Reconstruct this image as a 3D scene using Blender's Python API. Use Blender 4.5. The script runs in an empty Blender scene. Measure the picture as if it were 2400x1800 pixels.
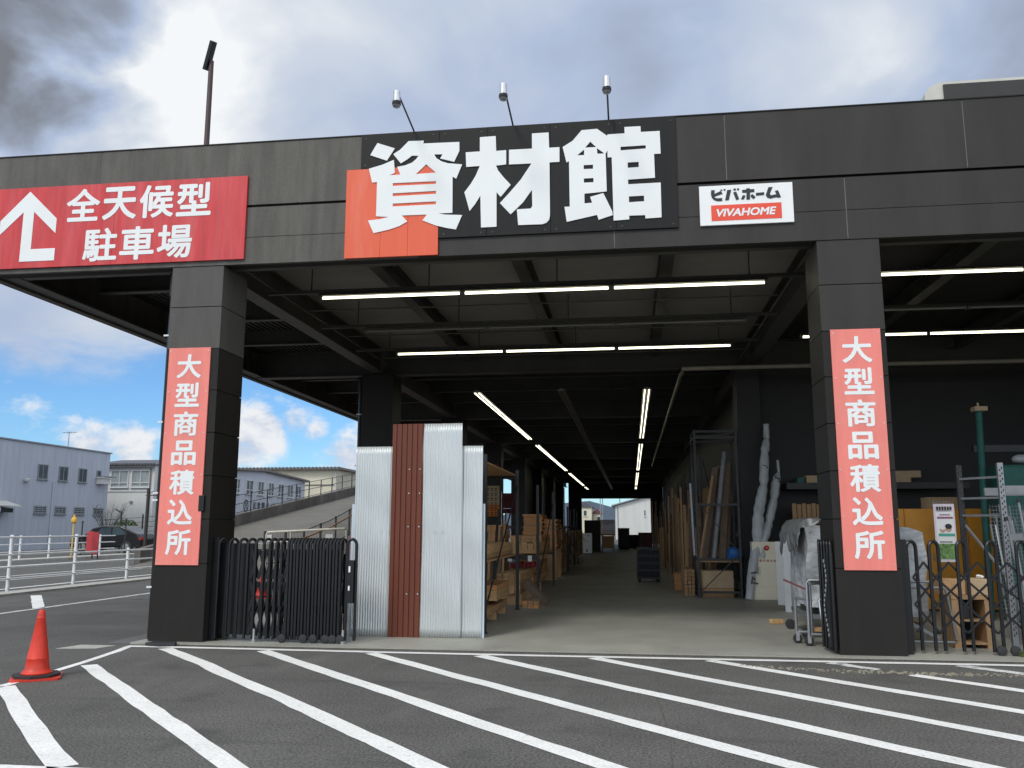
import bpy, bmesh, math, random
from mathutils import Vector, Matrix, geometry
random.seed(7)
sc = bpy.context.scene
COL = sc.collection
R = math.radians

# ------------------------------------------------------------------ camera
cam = bpy.data.objects.new('camera', bpy.data.cameras.new('camera'))
COL.objects.link(cam)
cam.data.sensor_width = 36.0
cam.data.lens = 2021.66 / 2400 * 36
cam.data.clip_start = 0.1
cam.data.clip_end = 3000
cam.matrix_world = (Matrix.Translation((0, 0, 1.57)) @ Matrix.Rotation(R(7.7919), 4, 'Z')
                    @ Matrix.Rotation(R(99.4058), 4, 'X') @ Matrix.Rotation(R(0.0685), 4, 'Z'))
sc.camera = cam

# ------------------------------------------------------------------ render look
sc.render.engine = 'CYCLES'
sc.cycles.use_denoising = True
sc.cycles.max_bounces = 8
sc.cycles.diffuse_bounces = 4
sc.cycles.sample_clamp_indirect = 6.0
sc.view_settings.view_transform = 'Standard'
sc.view_settings.look = 'None'
sc.view_settings.exposure = 0.06
sc.view_settings.gamma = 1.0

# ------------------------------------------------------------------ sun
SUN_EL, SUN_AZ = R(46), R(205)         # azimuth clockwise from +Y
sun = bpy.data.objects.new('sun', bpy.data.lights.new('sun', 'SUN'))
COL.objects.link(sun)
sun.data.energy = 1.5
sun.data.angle = R(14)
sun.data.color = (1.0, 0.96, 0.90)
sdir = Vector((math.sin(SUN_AZ) * math.cos(SUN_EL), math.cos(SUN_AZ) * math.cos(SUN_EL), math.sin(SUN_EL)))
sun.rotation_euler = sdir.to_track_quat('Z', 'Y').to_euler()
sun.location = (0, -20, 40)

# ------------------------------------------------------------------ sky
world = bpy.data.worlds.new('World')
sc.world = world
world.use_nodes = True
wt = world.node_tree
wt.nodes.clear()
WN = wt.nodes.new
def wl(a, b): wt.links.new(a, b)
def wval(x, sock):
    if isinstance(x, (int, float)): sock.default_value = x
    else: wl(x, sock)
def wm(op, a, b=None, c=None, clamp=False):
    n = WN('ShaderNodeMath'); n.operation = op; n.use_clamp = clamp
    for i, x in enumerate((a, b, c)):
        if x is not None: wval(x, n.inputs[i])
    return n.outputs[0]
def wmix(f, a, b):
    n = WN('ShaderNodeMix'); n.data_type = 'RGBA'
    wval(f, n.inputs[0])
    for s, x in ((n.inputs[6], a), (n.inputs[7], b)):
        if isinstance(x, tuple): s.default_value = (*x, 1)
        else: wl(x, s)
    return n.outputs[2]
def wsmooth(x, lo, hi):
    n = WN('ShaderNodeMapRange'); n.interpolation_type = 'SMOOTHSTEP'
    wl(x, n.inputs[0]); n.inputs[1].default_value = lo; n.inputs[2].default_value = hi
    return n.outputs[0]
tc = WN('ShaderNodeTexCoord')
D = tc.outputs['Generated']
sep = WN('ShaderNodeSeparateXYZ'); wl(D, sep.inputs[0])
dx, dy, dz = sep.outputs
zc = wm('MAXIMUM', dz, 0.0)
den = wm('ADD', zc, 0.40)
pc = WN('ShaderNodeCombineXYZ')
wl(wm('DIVIDE', dx, den), pc.inputs[0]); wl(wm('DIVIDE', dy, den), pc.inputs[1])
def wnoise(vec, scale, detail=8, rough=0.55, dist=0.0, off=(0, 0, 0), sc3=(1, 1, 1)):
    mp = WN('ShaderNodeMapping'); wl(vec, mp.inputs[0]); mp.inputs[1].default_value = off; mp.inputs[3].default_value = sc3
    n = WN('ShaderNodeTexNoise'); wl(mp.outputs[0], n.inputs['Vector'])
    n.inputs['Scale'].default_value = scale; n.inputs['Detail'].default_value = detail
    n.inputs['Roughness'].default_value = rough; n.inputs['Distortion'].default_value = dist
    return n.outputs[0]
def blob(v, k):                          # soft patch of cloud round one compass direction
    v = Vector(v).normalized()
    n = WN('ShaderNodeVectorMath'); n.operation = 'DOT_PRODUCT'; wl(D, n.inputs[0]); n.inputs[1].default_value = v
    return wm('EXPONENT', wm('MULTIPLY', wm('SUBTRACT', n.outputs['Value'], 1.0), k))
def skydir(u, w, p=9.4058, y=7.7919):    # compass direction of a cloud: offset right / up from the view axis
    m = Matrix.Rotation(R(y), 3, 'Z') @ Matrix.Rotation(R(90 + p), 3, 'X')
    return m @ Vector((u, w, -1))
sky = WN('ShaderNodeTexSky'); sky.sky_type = 'NISHITA'; sky.sun_disc = False
sky.sun_elevation = SUN_EL; sky.sun_rotation = SUN_AZ
sky.air_density = 1.0; sky.dust_density = 0.3; sky.ozone_density = 2.5
n1 = wnoise(pc.outputs[0], 1.5, 8, 0.52, 0.3, (3.1, 1.7, 0))
n2 = wnoise(pc.outputs[0], 3.4, 7, 0.50, 0.35, (7.7, 4.2, 0))
n3 = wnoise(D, 9.0, 8, 0.6, 0.3, (0, 0, 0), (1, 1, 2.0))
n2c = wsmooth(n2, 0.28, 0.72)
# brightness of the cloud deck
dens = wm('ADD', wm('MULTIPLY', wm('SUBTRACT', n1, 0.5), 0.70), wm('MULTIPLY', wm('SUBTRACT', n2, 0.5), 0.60))
base = wm('ADD', 0.65, dens)
def addb(px, py, k, amp, nz=0.6):        # a lighter or darker stretch of the deck
    global base
    v = skydir((px - 1200) / 2022, (900 - py) / 2022)
    m = wm('MULTIPLY', blob(v, k), wm('ADD', wm('MULTIPLY', n2c if amp > 0 else wm('SUBTRACT', 1.0, n2c), nz * 1.5), 1 - nz))
    base = wm('ADD', base, wm('MULTIPLY', m, amp))
addb(10, 40, 130, -0.34, 0.8)
addb(150, 170, 500, -0.34, 0.9)
addb(10, 220, 300, -0.36, 0.9)
addb(330, 60, 500, -0.22, 1.0)
addb(290, 230, 160, 0.36, 0.4)
addb(330, 190, 350, 0.27, 0.5)
addb(520, 110, 120, 0.16, 0.5)
addb(800, 90, 60, 0.10, 0.5)
addb(60, 330, 260, 0.30, 0.4)
addb(600, 270, 400, -0.16, 0.6)
addb(1650, 110, 120, -0.12, 0.7)
addb(2120, 170, 300, 0.26, 0.8)
addb(2380, 40, 200, -0.12, 0.6)
addb(1100, 200, 150, -0.06, 0.6)
addb(40, 900, 600, -0.20, 0.4)
up = wsmooth(dz, 0.55, 0.95)
base = wm('ADD', base, wm('MULTIPLY', up, 0.25))
ramp = WN('ShaderNodeValToRGB'); wl(base, ramp.inputs[0])
ce = ramp.color_ramp.elements
ce[0].position = 0.10; ce[0].color = (0.19, 0.205, 0.235, 1)
ce[1].position = 1.02; ce[1].color = (0.88, 0.90, 0.92, 1)
for p, c in ((0.34, (0.29, 0.335, 0.42)), (0.58, (0.425, 0.505, 0.675)), (0.80, (0.60, 0.66, 0.75))):
    e = ce.new(p); e.color = (*c, 1)
# where the deck ends: clear blue below about ten degrees, towards the left of the hall
edge = wm('ADD', dz, wm('ADD', wm('MULTIPLY', wm('SUBTRACT', n1, 0.5), 0.10), wm('MULTIPLY', wm('SUBTRACT', n3, 0.5), 0.10)))
deck = wsmooth(edge, 0.165, 0.215)
side = wsmooth(dx, 0.10, 0.35)           # the gap in the deck is only over the left
deck = wm('MAXIMUM', deck, side)
south = wsmooth(dy, 0.2, -0.1)
deck = wm('MAXIMUM', deck, south)
cum = None
for v, k, a in ((skydir(-0.293, -0.057), 1500, 1.15), (skydir(-0.310, -0.075), 1700, 0.95), (skydir(-0.252, -0.043), 2200, 0.78),
                (skydir(-0.228, -0.055), 2600, 0.75), (skydir(-0.49, -0.080), 900, 0.9), (skydir(-0.44, -0.075), 1200, 0.9),
                (skydir(-0.19, -0.085), 1000, 0.9), (skydir(-0.56, -0.02), 900, 0.5), (skydir(-0.27, -0.02), 900, 0.45)):
    b = wm('MULTIPLY', blob(v, k), a)
    cum = b if cum is None else wm('MAXIMUM', cum, b)
n4 = wnoise(D, 22.0, 7, 0.6, 0.2, (1, 2, 3), (1, 1, 1.5))
cum = wsmooth(wm('ADD', cum, wm('MULTIPLY', wm('SUBTRACT', n4, 0.5), 1.3)), 0.42, 0.85)
cumc = wmix(wsmooth(n4, 0.35, 0.6), (5.6, 6.2, 7.4), (8.2, 8.4, 8.7))
bl = WN('ShaderNodeMix'); bl.data_type = 'RGBA'; bl.blend_type = 'MULTIPLY'; bl.inputs[0].default_value = 1.0
wl(sky.outputs[0], bl.inputs[6]); bl.inputs[7].default_value = (0.74, 1.08, 1.42, 1)
clear = bl.outputs[2]
cloud10 = WN('ShaderNodeVectorMath'); cloud10.operation = 'SCALE'; wl(ramp.outputs[0], cloud10.inputs[0]); cloud10.inputs['Scale'].default_value = 10.0
c1 = wmix(cum, clear, cumc)
c2 = wmix(deck, c1, cloud10.outputs[0])
# the half of the sky round the sun, behind the viewer, is the brighter one
low = wm('ADD', 0.80, wm('MULTIPLY', wsmooth(dz, 0.75, 0.1), 0.45))
glow = wm('ADD', 1.0, wm('MULTIPLY', wm('MULTIPLY', wsmooth(dy, 0.25, -0.35), low), 1.0))
tint = wmix(wsmooth(dy, 0.25, -0.35), (1, 1, 1), (1.04, 1.0, 0.90))
c3 = WN('ShaderNodeVectorMath'); c3.operation = 'SCALE'; wl(glow, c3.inputs['Scale'])
ct = WN('ShaderNodeMix'); ct.data_type = 'RGBA'; ct.blend_type = 'MULTIPLY'; ct.inputs[0].default_value = 1.0
wl(c2, ct.inputs[6]); wl(tint, ct.inputs[7]); wl(ct.outputs[2], c3.inputs[0])
bg = WN('ShaderNodeBackground'); wl(c3.outputs[0], bg.inputs[0]); bg.inputs[1].default_value = 0.1
wo = WN('ShaderNodeOutputWorld'); wl(bg.outputs[0], wo.inputs[0])

# ------------------------------------------------------------------ materials
def mat(name, col, rough=0.6, metal=0.0, var=0.12, scale=2.0, stretch=(1, 1, 1), bump=0.0, bscale=40.0, fine=0.0, fscale=60.0,
        spec=0.5, emit=None, col2=None, mixlo=0.45, mixhi=0.7, mscale=1.0, mstretch=(1, 1, 1), coord='pos', transmission=0.0):
    m = bpy.data.materials.new(name); m.use_nodes = True
    t = m.node_tree; N = t.nodes.new; Lk = t.links.new
    b = t.nodes['Principled BSDF']
    b.inputs['Roughness'].default_value = rough; b.inputs['Metallic'].default_value = metal
    b.inputs['Specular IOR Level'].default_value = spec
    if transmission: b.inputs['Transmission Weight'].default_value = transmission
    if coord == 'pos':
        g = N('ShaderNodeNewGeometry').outputs['Position']
    else:
        g = N('ShaderNodeTexCoord').outputs['Object']
    def noise(scale, st, detail=5, rg=0.6):
        mp = N('ShaderNodeMapping'); Lk(g, mp.inputs[0]); mp.inputs[3].default_value = st
        n = N('ShaderNodeTexNoise'); Lk(mp.outputs[0], n.inputs['Vector'])
        n.inputs['Scale'].default_value = scale; n.inputs['Detail'].default_value = detail; n.inputs['Roughness'].default_value = rg
        return n.outputs[0]
    def mult(c, f, amt):
        r = N('ShaderNodeMapRange'); Lk(f, r.inputs[0]); r.inputs[1].default_value = 0.3; r.inputs[2].default_value = 0.7
        r.inputs[3].default_value = 1 - amt; r.inputs[4].default_value = 1 + amt
        v = N('ShaderNodeVectorMath'); v.operation = 'SCALE'; Lk(c, v.inputs[0]); Lk(r.outputs[0], v.inputs['Scale'])
        return v.outputs[0]
    rgb = N('ShaderNodeRGB'); rgb.outputs[0].default_value = (*col, 1)
    c = rgb.outputs[0]
    if col2:
        f = noise(mscale, mstretch, 7, 0.62)
        r = N('ShaderNodeMapRange'); Lk(f, r.inputs[0]); r.inputs[1].default_value = mixlo; r.inputs[2].default_value = mixhi
        mx = N('ShaderNodeMix'); mx.data_type = 'RGBA'; Lk(r.outputs[0], mx.inputs[0]); Lk(c, mx.inputs[6]); mx.inputs[7].default_value = (*col2, 1)
        c = mx.outputs[2]
    if var: c = mult(c, noise(scale, stretch), var)
    if fine: c = mult(c, noise(fscale, (1, 1, 1), 2, 0.5), fine)
    Lk(c, b.inputs['Base Color'])
    if bump:
        bp = N('ShaderNodeBump'); bp.inputs['Strength'].default_value = bump; bp.inputs['Distance'].default_value = 0.01
        Lk(noise(bscale, stretch, 4), bp.inputs['Height']); Lk(bp.outputs[0], b.inputs['Normal'])
    if emit:
        b.inputs['Emission Color'].default_value = (*emit[0], 1); b.inputs['Emission Strength'].default_value = emit[1]
    return m

M = {}
def asphalt(name, base, light):
    m = mat(name, base, 0.88, var=0.16, scale=0.6, fine=0.50, fscale=48, bump=0.5, bscale=60, spec=0.3, col2=light, mixlo=0.5, mixhi=0.75, mscale=0.5)
    t = m.node_tree; N = t.nodes.new; Lk = t.links.new; b = t.nodes['Principled BSDF']
    c = b.inputs['Base Color'].links[0].from_socket; g = N('ShaderNodeNewGeometry').outputs['Position']
    def layer(c, fac_sock, lo, hi, colr, amt):
        r = N('ShaderNodeMapRange'); r.clamp = True; Lk(fac_sock, r.inputs[0]); r.inputs[1].default_value = lo; r.inputs[2].default_value = hi; r.inputs[4].default_value = amt
        mx = N('ShaderNodeMix'); mx.data_type = 'RGBA'; Lk(r.outputs[0], mx.inputs[0]); Lk(c, mx.inputs[6]); mx.inputs[7].default_value = (*colr, 1)
        return mx.outputs[2]
    def nz(scale, st=(1, 1, 1), d=5):
        mp = N('ShaderNodeMapping'); Lk(g, mp.inputs[0]); mp.inputs[3].default_value = st
        n = N('ShaderNodeTexNoise'); Lk(mp.outputs[0], n.inputs['Vector']); n.inputs['Scale'].default_value = scale; n.inputs['Detail'].default_value = d; return n.outputs[0]
    c = layer(c, nz(1.3, (1, 1, 1), 6), 0.60, 0.70, (0.055, 0.054, 0.052), 0.55)      # oil and damp patches
    c = layer(c, nz(2.2, (0.12, 1.6, 1), 6), 0.58, 0.74, (0.058, 0.056, 0.054), 0.5)   # tyre streaks along the aisle
    c = layer(c, nz(1.7, (1.3, 0.25, 1), 6), 0.60, 0.76, (0.15, 0.147, 0.138), 0.5)    # dusty streaks
    v = N('ShaderNodeTexVoronoi'); v.inputs['Scale'].default_value = 26; Lk(g, v.inputs['Vector'])
    c = layer(c, v.outputs['Distance'], 0.16, 0.08, (0.23, 0.225, 0.21), 0.7)          # pale stones
    v2 = N('ShaderNodeTexVoronoi'); v2.feature = 'DISTANCE_TO_EDGE'; v2.inputs['Scale'].default_value = 0.33
    d_ = N('ShaderNodeTexNoise'); d_.inputs['Scale'].default_value = 2.5; Lk(g, d_.inputs['Vector'])
    ad = N('ShaderNodeVectorMath'); ad.operation = 'ADD'; Lk(g, ad.inputs[0]); sc_ = N('ShaderNodeVectorMath'); sc_.operation = 'SCALE'; sc_.inputs['Scale'].default_value = 0.5
    Lk(d_.outputs['Color'], sc_.inputs[0]); Lk(sc_.outputs[0], ad.inputs[1]); Lk(ad.outputs[0], v2.inputs['Vector'])
    c = layer(c, v2.outputs['Distance'], 0.004, 0.0015, (0.05, 0.05, 0.05), 0.22)       # hair cracks
    Lk(c, b.inputs['Base Color'])
    return m
M['asphalt'] = asphalt('asphalt', (0.102, 0.100, 0.094), (0.128, 0.126, 0.118))
M['asphalt_far'] = mat('asphalt_far', (0.13, 0.13, 0.127), 0.9, var=0.15, scale=0.4, fine=0.2, fscale=40)
M['paint'] = mat('road_paint', (0.80, 0.80, 0.78), 0.6, var=0.08, scale=1.5, fine=0.12, fscale=40, col2=(0.30, 0.295, 0.285), mixlo=0.60, mixhi=0.74, mscale=14)
M['paint_worn'] = mat('worn_road_paint', (0.62, 0.62, 0.61), 0.7, var=0.12, scale=3, fine=0.3, fscale=60, col2=(0.2, 0.2, 0.2), mixlo=0.55, mixhi=0.62, mscale=7)
M['concrete'] = mat('floor_concrete', (0.315, 0.308, 0.268), 0.55, var=0.16, scale=0.8, fine=0.10, fscale=50, bump=0.08, bscale=30,
                    col2=(0.235, 0.23, 0.20), mixlo=0.48, mixhi=0.75, mscale=0.7, mstretch=(1, 0.35, 1))
M['kerb'] = mat('kerb_concrete', (0.42, 0.41, 0.38), 0.8, var=0.2, scale=4, fine=0.2, fscale=40)
M['dirt'] = mat('dirt_line', (0.09, 0.078, 0.062), 0.95, var=0.3, scale=6, fine=0.5, fscale=50)
M['fascia'] = mat('fascia_panel', (0.0300, 0.0270, 0.0245), 0.5, var=0.10, scale=1.2, fine=0.05, fscale=30, stretch=(3, 3, 0.5), spec=0.3,
                  col2=(0.043, 0.039, 0.035), mixlo=0.42, mixhi=0.72, mscale=0.5, mstretch=(2.2, 1, 0.5), bump=0.06, bscale=70)
M['fascia_dust_sheen'] = mat('dust_and_sheen_fascia_panel', (0.112, 0.105, 0.092), 0.6, var=0.22, scale=1.5, fine=0.10, fscale=40, stretch=(4, 3, 0.35), spec=0.3,
                  col2=(0.070, 0.067, 0.061), mixlo=0.40, mixhi=0.75, mscale=1.1, mstretch=(1.8, 1, 0.6), bump=0.08, bscale=70)  # paler left panels: dust, plus the sheen put into the base colour
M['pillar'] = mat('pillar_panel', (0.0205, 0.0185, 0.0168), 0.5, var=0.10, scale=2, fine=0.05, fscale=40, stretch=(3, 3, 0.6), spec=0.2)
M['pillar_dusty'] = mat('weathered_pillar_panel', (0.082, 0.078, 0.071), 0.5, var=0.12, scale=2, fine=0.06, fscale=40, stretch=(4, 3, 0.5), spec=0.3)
M['sealant'] = mat('joint_sealant', (0.15, 0.147, 0.14), 0.7, var=0.2, scale=6)
M['gap'] = mat('panel_gap', (0.012, 0.012, 0.012), 0.8, var=0.1)
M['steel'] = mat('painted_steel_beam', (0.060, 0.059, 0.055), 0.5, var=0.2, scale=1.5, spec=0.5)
M['steel_lit'] = mat('steel_beam_lit_copy', (0.085, 0.083, 0.076), 0.5, var=0.2, scale=1.5)  # lighter copy of the beam steel, light put into its colour
M['deck'] = mat('roof_deck', (0.035, 0.034, 0.032), 0.7, var=0.2, scale=1)
M['ceil'] = mat('ceiling_board', (0.27, 0.26, 0.24), 0.85, var=0.16, scale=0.6, fine=0.05, fscale=30)
M['wall_dark'] = mat('dark_siding', (0.012, 0.0115, 0.0115), 0.6, var=0.2, scale=1.2)
M['pipe_beige'] = mat('conduit_beige', (0.24, 0.225, 0.18), 0.5, var=0.12)
M['red_sign'] = mat('red_sign_film', (0.55, 0.030, 0.034), 0.42, var=0.16, scale=1.4, stretch=(6, 1, 0.6), fine=0.03,
                    col2=(0.60, 0.085, 0.09), mixlo=0.42, mixhi=0.80, mscale=1.2, mstretch=(5, 1, 0.5))
M['salmon'] = mat('faded_red_film', (0.82, 0.225, 0.185), 0.42, var=0.09, scale=1.8, stretch=(3, 1, 0.5), bump=0.25, bscale=2.2, col2=(0.80, 0.27, 0.22), mixlo=0.5, mixhi=0.75, mscale=0.8)
M['orange_sq'] = mat('orange_panel', (0.74, 0.105, 0.038), 0.42, var=0.05, scale=1.4, stretch=(4, 1, 0.5), col2=(0.74, 0.19, 0.12), mixlo=0.5, mixhi=0.78, mscale=1.0, mstretch=(4, 1, 0.6))
M['black_sign'] = mat('black_sign_board', (0.0125, 0.012, 0.0115), 0.5, var=0.14, scale=1.4, stretch=(7, 1, 0.4), spec=0.22)
M['white_letter'] = mat('white_lettering', (0.80, 0.82, 0.81), 0.45, var=0.03, scale=2)
M['white_board'] = mat('white_sign_board', (0.83, 0.84, 0.83), 0.4, var=0.03, scale=2)
M['logo_black'] = mat('logo_black', (0.012, 0.016, 0.022), 0.45, var=0.05)
M['logo_red'] = mat('logo_red', (0.80, 0.075, 0.035), 0.4, var=0.03)
M['galv'] = mat('galvanised_sheet', (0.62, 0.65, 0.645), 0.36, metal=0.45, var=0.03, scale=1.2, stretch=(3, 1, 0.5))
M['brown_sheet'] = mat('brown_painted_sheet', (0.140, 0.040, 0.022), 0.45, var=0.10, scale=1.5, stretch=(5, 1, 0.5), spec=0.3)
M['pale_blue'] = mat('pale_blue_board', (0.55, 0.65, 0.72), 0.35, var=0.05)
M['gate'] = mat('gate_black_aluminium', (0.009, 0.0095, 0.011), 0.36, var=0.15, scale=4, spec=0.4)
M['rubber'] = mat('black_rubber', (0.022, 0.022, 0.024), 0.7, var=0.2, scale=8)
M['chrome'] = mat('bright_metal', (0.60, 0.61, 0.62), 0.3, metal=0.9, var=0.08, scale=8)
M['alu'] = mat('grey_metal', (0.27, 0.28, 0.295), 0.4, metal=0.55, var=0.12, scale=6)
M['grey_paint'] = mat('grey_rack_paint', (0.20, 0.21, 0.225), 0.5, var=0.15, scale=5)
M['rack_dark'] = mat('dark_rack_paint', (0.024, 0.025, 0.027), 0.5, var=0.2, scale=4)
M['cone'] = mat('cone_red_plastic', (0.62, 0.036, 0.016), 0.45, var=0.14, scale=5, fine=0.06, fscale=50, col2=(0.34, 0.045, 0.03), mixlo=0.50, mixhi=0.72, mscale=7, mstretch=(1, 1, 0.4))
M['rail_white'] = mat('white_rail_paint', (0.78, 0.79, 0.80), 0.45, var=0.06, scale=5)
M['lamp_brown'] = mat('brown_pole_paint', (0.060, 0.033, 0.030), 0.5, var=0.15)
M['wood'] = mat('fresh_lumber', (0.56, 0.35, 0.165), 0.65, var=0.22, scale=5, stretch=(6, 0.6, 6), fine=0.06)
M['wood_d'] = mat('dark_lumber', (0.42, 0.255, 0.125), 0.7, var=0.25, scale=5, stretch=(6, 0.6, 6), fine=0.06)
M['ply'] = mat('plywood_orange', (0.58, 0.28, 0.11), 0.6, var=0.2, scale=4, stretch=(1, 1, 12), fine=0.05)
M['wood_v'] = mat('upright_lumber', (0.38, 0.235, 0.12), 0.65, var=0.25, scale=5, stretch=(6, 6, 0.6), fine=0.06)
M['wood_vd'] = mat('upright_dark_lumber', (0.15, 0.105, 0.07), 0.7, var=0.25, scale=5, stretch=(6, 6, 0.6))
M['card'] = mat('cardboard', (0.46, 0.34, 0.21), 0.8, var=0.12, scale=4)
M['cabinet'] = mat('beige_cabinet_paint', (0.80, 0.745, 0.585), 0.4, var=0.06, scale=2)
M['red_lamp'] = mat('red_plastic', (0.45, 0.01, 0.01), 0.3, var=0.05)
M['green_mark'] = mat('green_film', (0.08, 0.40, 0.30), 0.5, var=0.05)
M['red_letter'] = mat('red_lettering', (0.45, 0.10, 0.07), 0.5, var=0.05)
M['bag'] = mat('grey_woven_bag', (0.42, 0.45, 0.46), 0.5, var=0.2, scale=10, stretch=(1, 1, 0.4), bump=0.7, bscale=11)
M['ink'] = mat('black_print', (0.02, 0.02, 0.022), 0.6, var=0.1)
M['tarp_blue'] = mat('blue_tarp', (0.02, 0.14, 0.42), 0.5, var=0.2, scale=8, bump=0.4, bscale=14)
M['tarp_silver'] = mat('silver_tarp', (0.37, 0.385, 0.40), 0.38, metal=0.15, var=0.3, scale=7, stretch=(1, 1, 2.0), bump=0.9, bscale=12)
M['white_sheet'] = mat('white_plastic_sheet', (0.74, 0.75, 0.74), 0.45, var=0.07, scale=4)
M['orange_cab'] = mat('orange_locker_paint', (0.80, 0.345, 0.035), 0.45, var=0.10, scale=2)
M['green_net'] = mat('green_net_roll', (0.012, 0.105, 0.085), 0.6, var=0.2, scale=8)
M['mesh_grey'] = mat('wire_mesh_grey', (0.30, 0.315, 0.32), 0.4, metal=0.5, var=0.15, scale=10)
M['wh_blue'] = mat('blue_grey_siding', (0.45, 0.485, 0.555), 0.7, var=0.07, scale=0.7, stretch=(1, 3, 0.3), fine=0.03)
M['wh_white'] = mat('white_siding', (0.60, 0.60, 0.58), 0.7, var=0.07, scale=0.8, stretch=(2, 2, 0.3))
M['wh_pale'] = mat('pale_grey_siding', (0.56, 0.59, 0.66), 0.7, var=0.06, scale=0.8, stretch=(2, 2, 0.3))
M['cream'] = mat('cream_wall', (0.66, 0.62, 0.48), 0.75, var=0.06, scale=0.6)
M['roof_tile'] = mat('dark_roof_tile', (0.085, 0.088, 0.105), 0.6, var=0.2, scale=3)
M['roof_brown'] = mat('grey_brown_roof', (0.20, 0.17, 0.16), 0.7, var=0.2, scale=3)
M['glass'] = mat('window_glass', (0.045, 0.065, 0.075), 0.12, var=0.35, scale=1.2, stretch=(1, 1, 0.4), spec=0.6)
M['glass_pale'] = mat('curtained_glass', (0.30, 0.34, 0.34), 0.2, var=0.25, scale=2.5, stretch=(1, 1, 0.3), spec=0.6)
M['frame_w'] = mat('white_window_frame', (0.62, 0.63, 0.63), 0.5, var=0.05)
M['frame_g'] = mat('grey_window_frame', (0.24, 0.26, 0.28), 0.5, var=0.1)
M['wall_conc'] = mat('stained_concrete', (0.115, 0.105, 0.095), 0.9, var=0.3, scale=1.5, stretch=(1, 1, 0.5), fine=0.15, col2=(0.21, 0.19, 0.16), mixlo=0.5, mixhi=0.75, mscale=1.2, mstretch=(1, 1, 0.4))
M['ramp'] = mat('ramp_concrete', (0.14, 0.131, 0.115), 0.9, var=0.15, scale=0.7, fine=0.15, fscale=30)
M['fence_dark'] = mat('dark_fence_steel', (0.035, 0.030, 0.028), 0.5, var=0.2)
M['orange_rail'] = mat('orange_rail', (0.42, 0.20, 0.09), 0.6, var=0.2)
M['yellow'] = mat('yellow_post_paint', (0.66, 0.40, 0.045), 0.5, var=0.12, scale=5)
M['red_box'] = mat('red_flag_cloth', (0.46, 0.045, 0.055), 0.6, var=0.15, scale=4)
M['car_black'] = mat('black_car_paint', (0.010, 0.010, 0.012), 0.2, var=0.1, spec=0.6)
M['leaf'] = mat('shrub_leaf', (0.055, 0.085, 0.022), 0.7, var=0.5, scale=6)
M['twig'] = mat('bare_twig', (0.05, 0.04, 0.03), 0.8, var=0.2)
M['tube'] = mat('lit_fluorescent_tube', (0.9, 0.9, 0.85), 0.4, var=0.0, emit=((1.0, 0.96, 0.72), 4.2))
M['tube_off'] = mat('unlit_fluorescent_tube', (0.22, 0.22, 0.20), 0.4, var=0.05)
M['fixture'] = mat('lamp_housing', (0.14, 0.14, 0.13), 0.5, var=0.1)
M['poster_pink'] = mat('poster_paper', (0.74, 0.66, 0.72), 0.6, var=0.04)
M['poster_green'] = mat('poster_green_print', (0.16, 0.30, 0.10), 0.6, var=0.7, scale=22)
M['poster_skin'] = mat('poster_skin_print', (0.55, 0.36, 0.27), 0.6, var=0.2, scale=20)
M['poster_dark'] = mat('poster_dark_print', (0.035, 0.03, 0.03), 0.6, var=0.2)
M['poster_mag'] = mat('poster_magenta_print', (0.28, 0.03, 0.17), 0.6, var=0.1)
M['banner'] = mat('cream_banner_cloth', (0.72, 0.60, 0.42), 0.7, var=0.08, scale=4, transmission=0.0)
M['banner_o'] = mat('orange_banner_cloth', (0.80, 0.36, 0.08), 0.7, var=0.08, scale=4)
M['maroon'] = mat('maroon_board', (0.14, 0.045, 0.05), 0.6, var=0.15)
M['hvac'] = mat('rooftop_unit_paint', (0.55, 0.54, 0.48), 0.5, var=0.10, scale=2)
M['hvac_dark'] = mat('rooftop_louvre', (0.028, 0.027, 0.027), 0.6, var=0.2)
M['hill'] = mat('far_hill', (0.10, 0.13, 0.18), 0.9, var=0.2, scale=0.1)
M['trolley'] = mat('dark_trolley_frame', (0.020, 0.025, 0.034), 0.5, var=0.2, scale=6)
M['moss'] = mat('moss', (0.06, 0.075, 0.02), 0.9, var=0.5, scale=20)
M['tarp_dark'] = mat('dark_grey_tarp', (0.12, 0.127, 0.13), 0.4, metal=0.1, var=0.25, scale=6, bump=0.5, bscale=10)
M['pipe_pale'] = mat('pale_pipe', (0.55, 0.51, 0.42), 0.5, var=0.15, scale=4)
M['curtain'] = mat('dark_goods', (0.016, 0.018, 0.022), 0.7, var=0.3, scale=4)

for nm in ('banner', 'banner_o', 'maroon_cloth'):     # thin cloth lets daylight through from behind
    if nm == 'maroon_cloth': M[nm] = mat('maroon_banner_cloth', (0.30, 0.07, 0.09), 0.7, var=0.1)
    t = M[nm].node_tree; b_ = t.nodes['Principled BSDF']; tr = t.nodes.new('ShaderNodeBsdfTranslucent'); mx = t.nodes.new('ShaderNodeMixShader')
    t.links.new(b_.inputs['Base Color'].links[0].from_socket, tr.inputs[0]); mx.inputs[0].default_value = 0.75
    t.links.new(b_.outputs[0], mx.inputs[1]); t.links.new(tr.outputs[0], mx.inputs[2]); t.links.new(mx.outputs[0], t.nodes['Material Output'].inputs[0])

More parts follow.
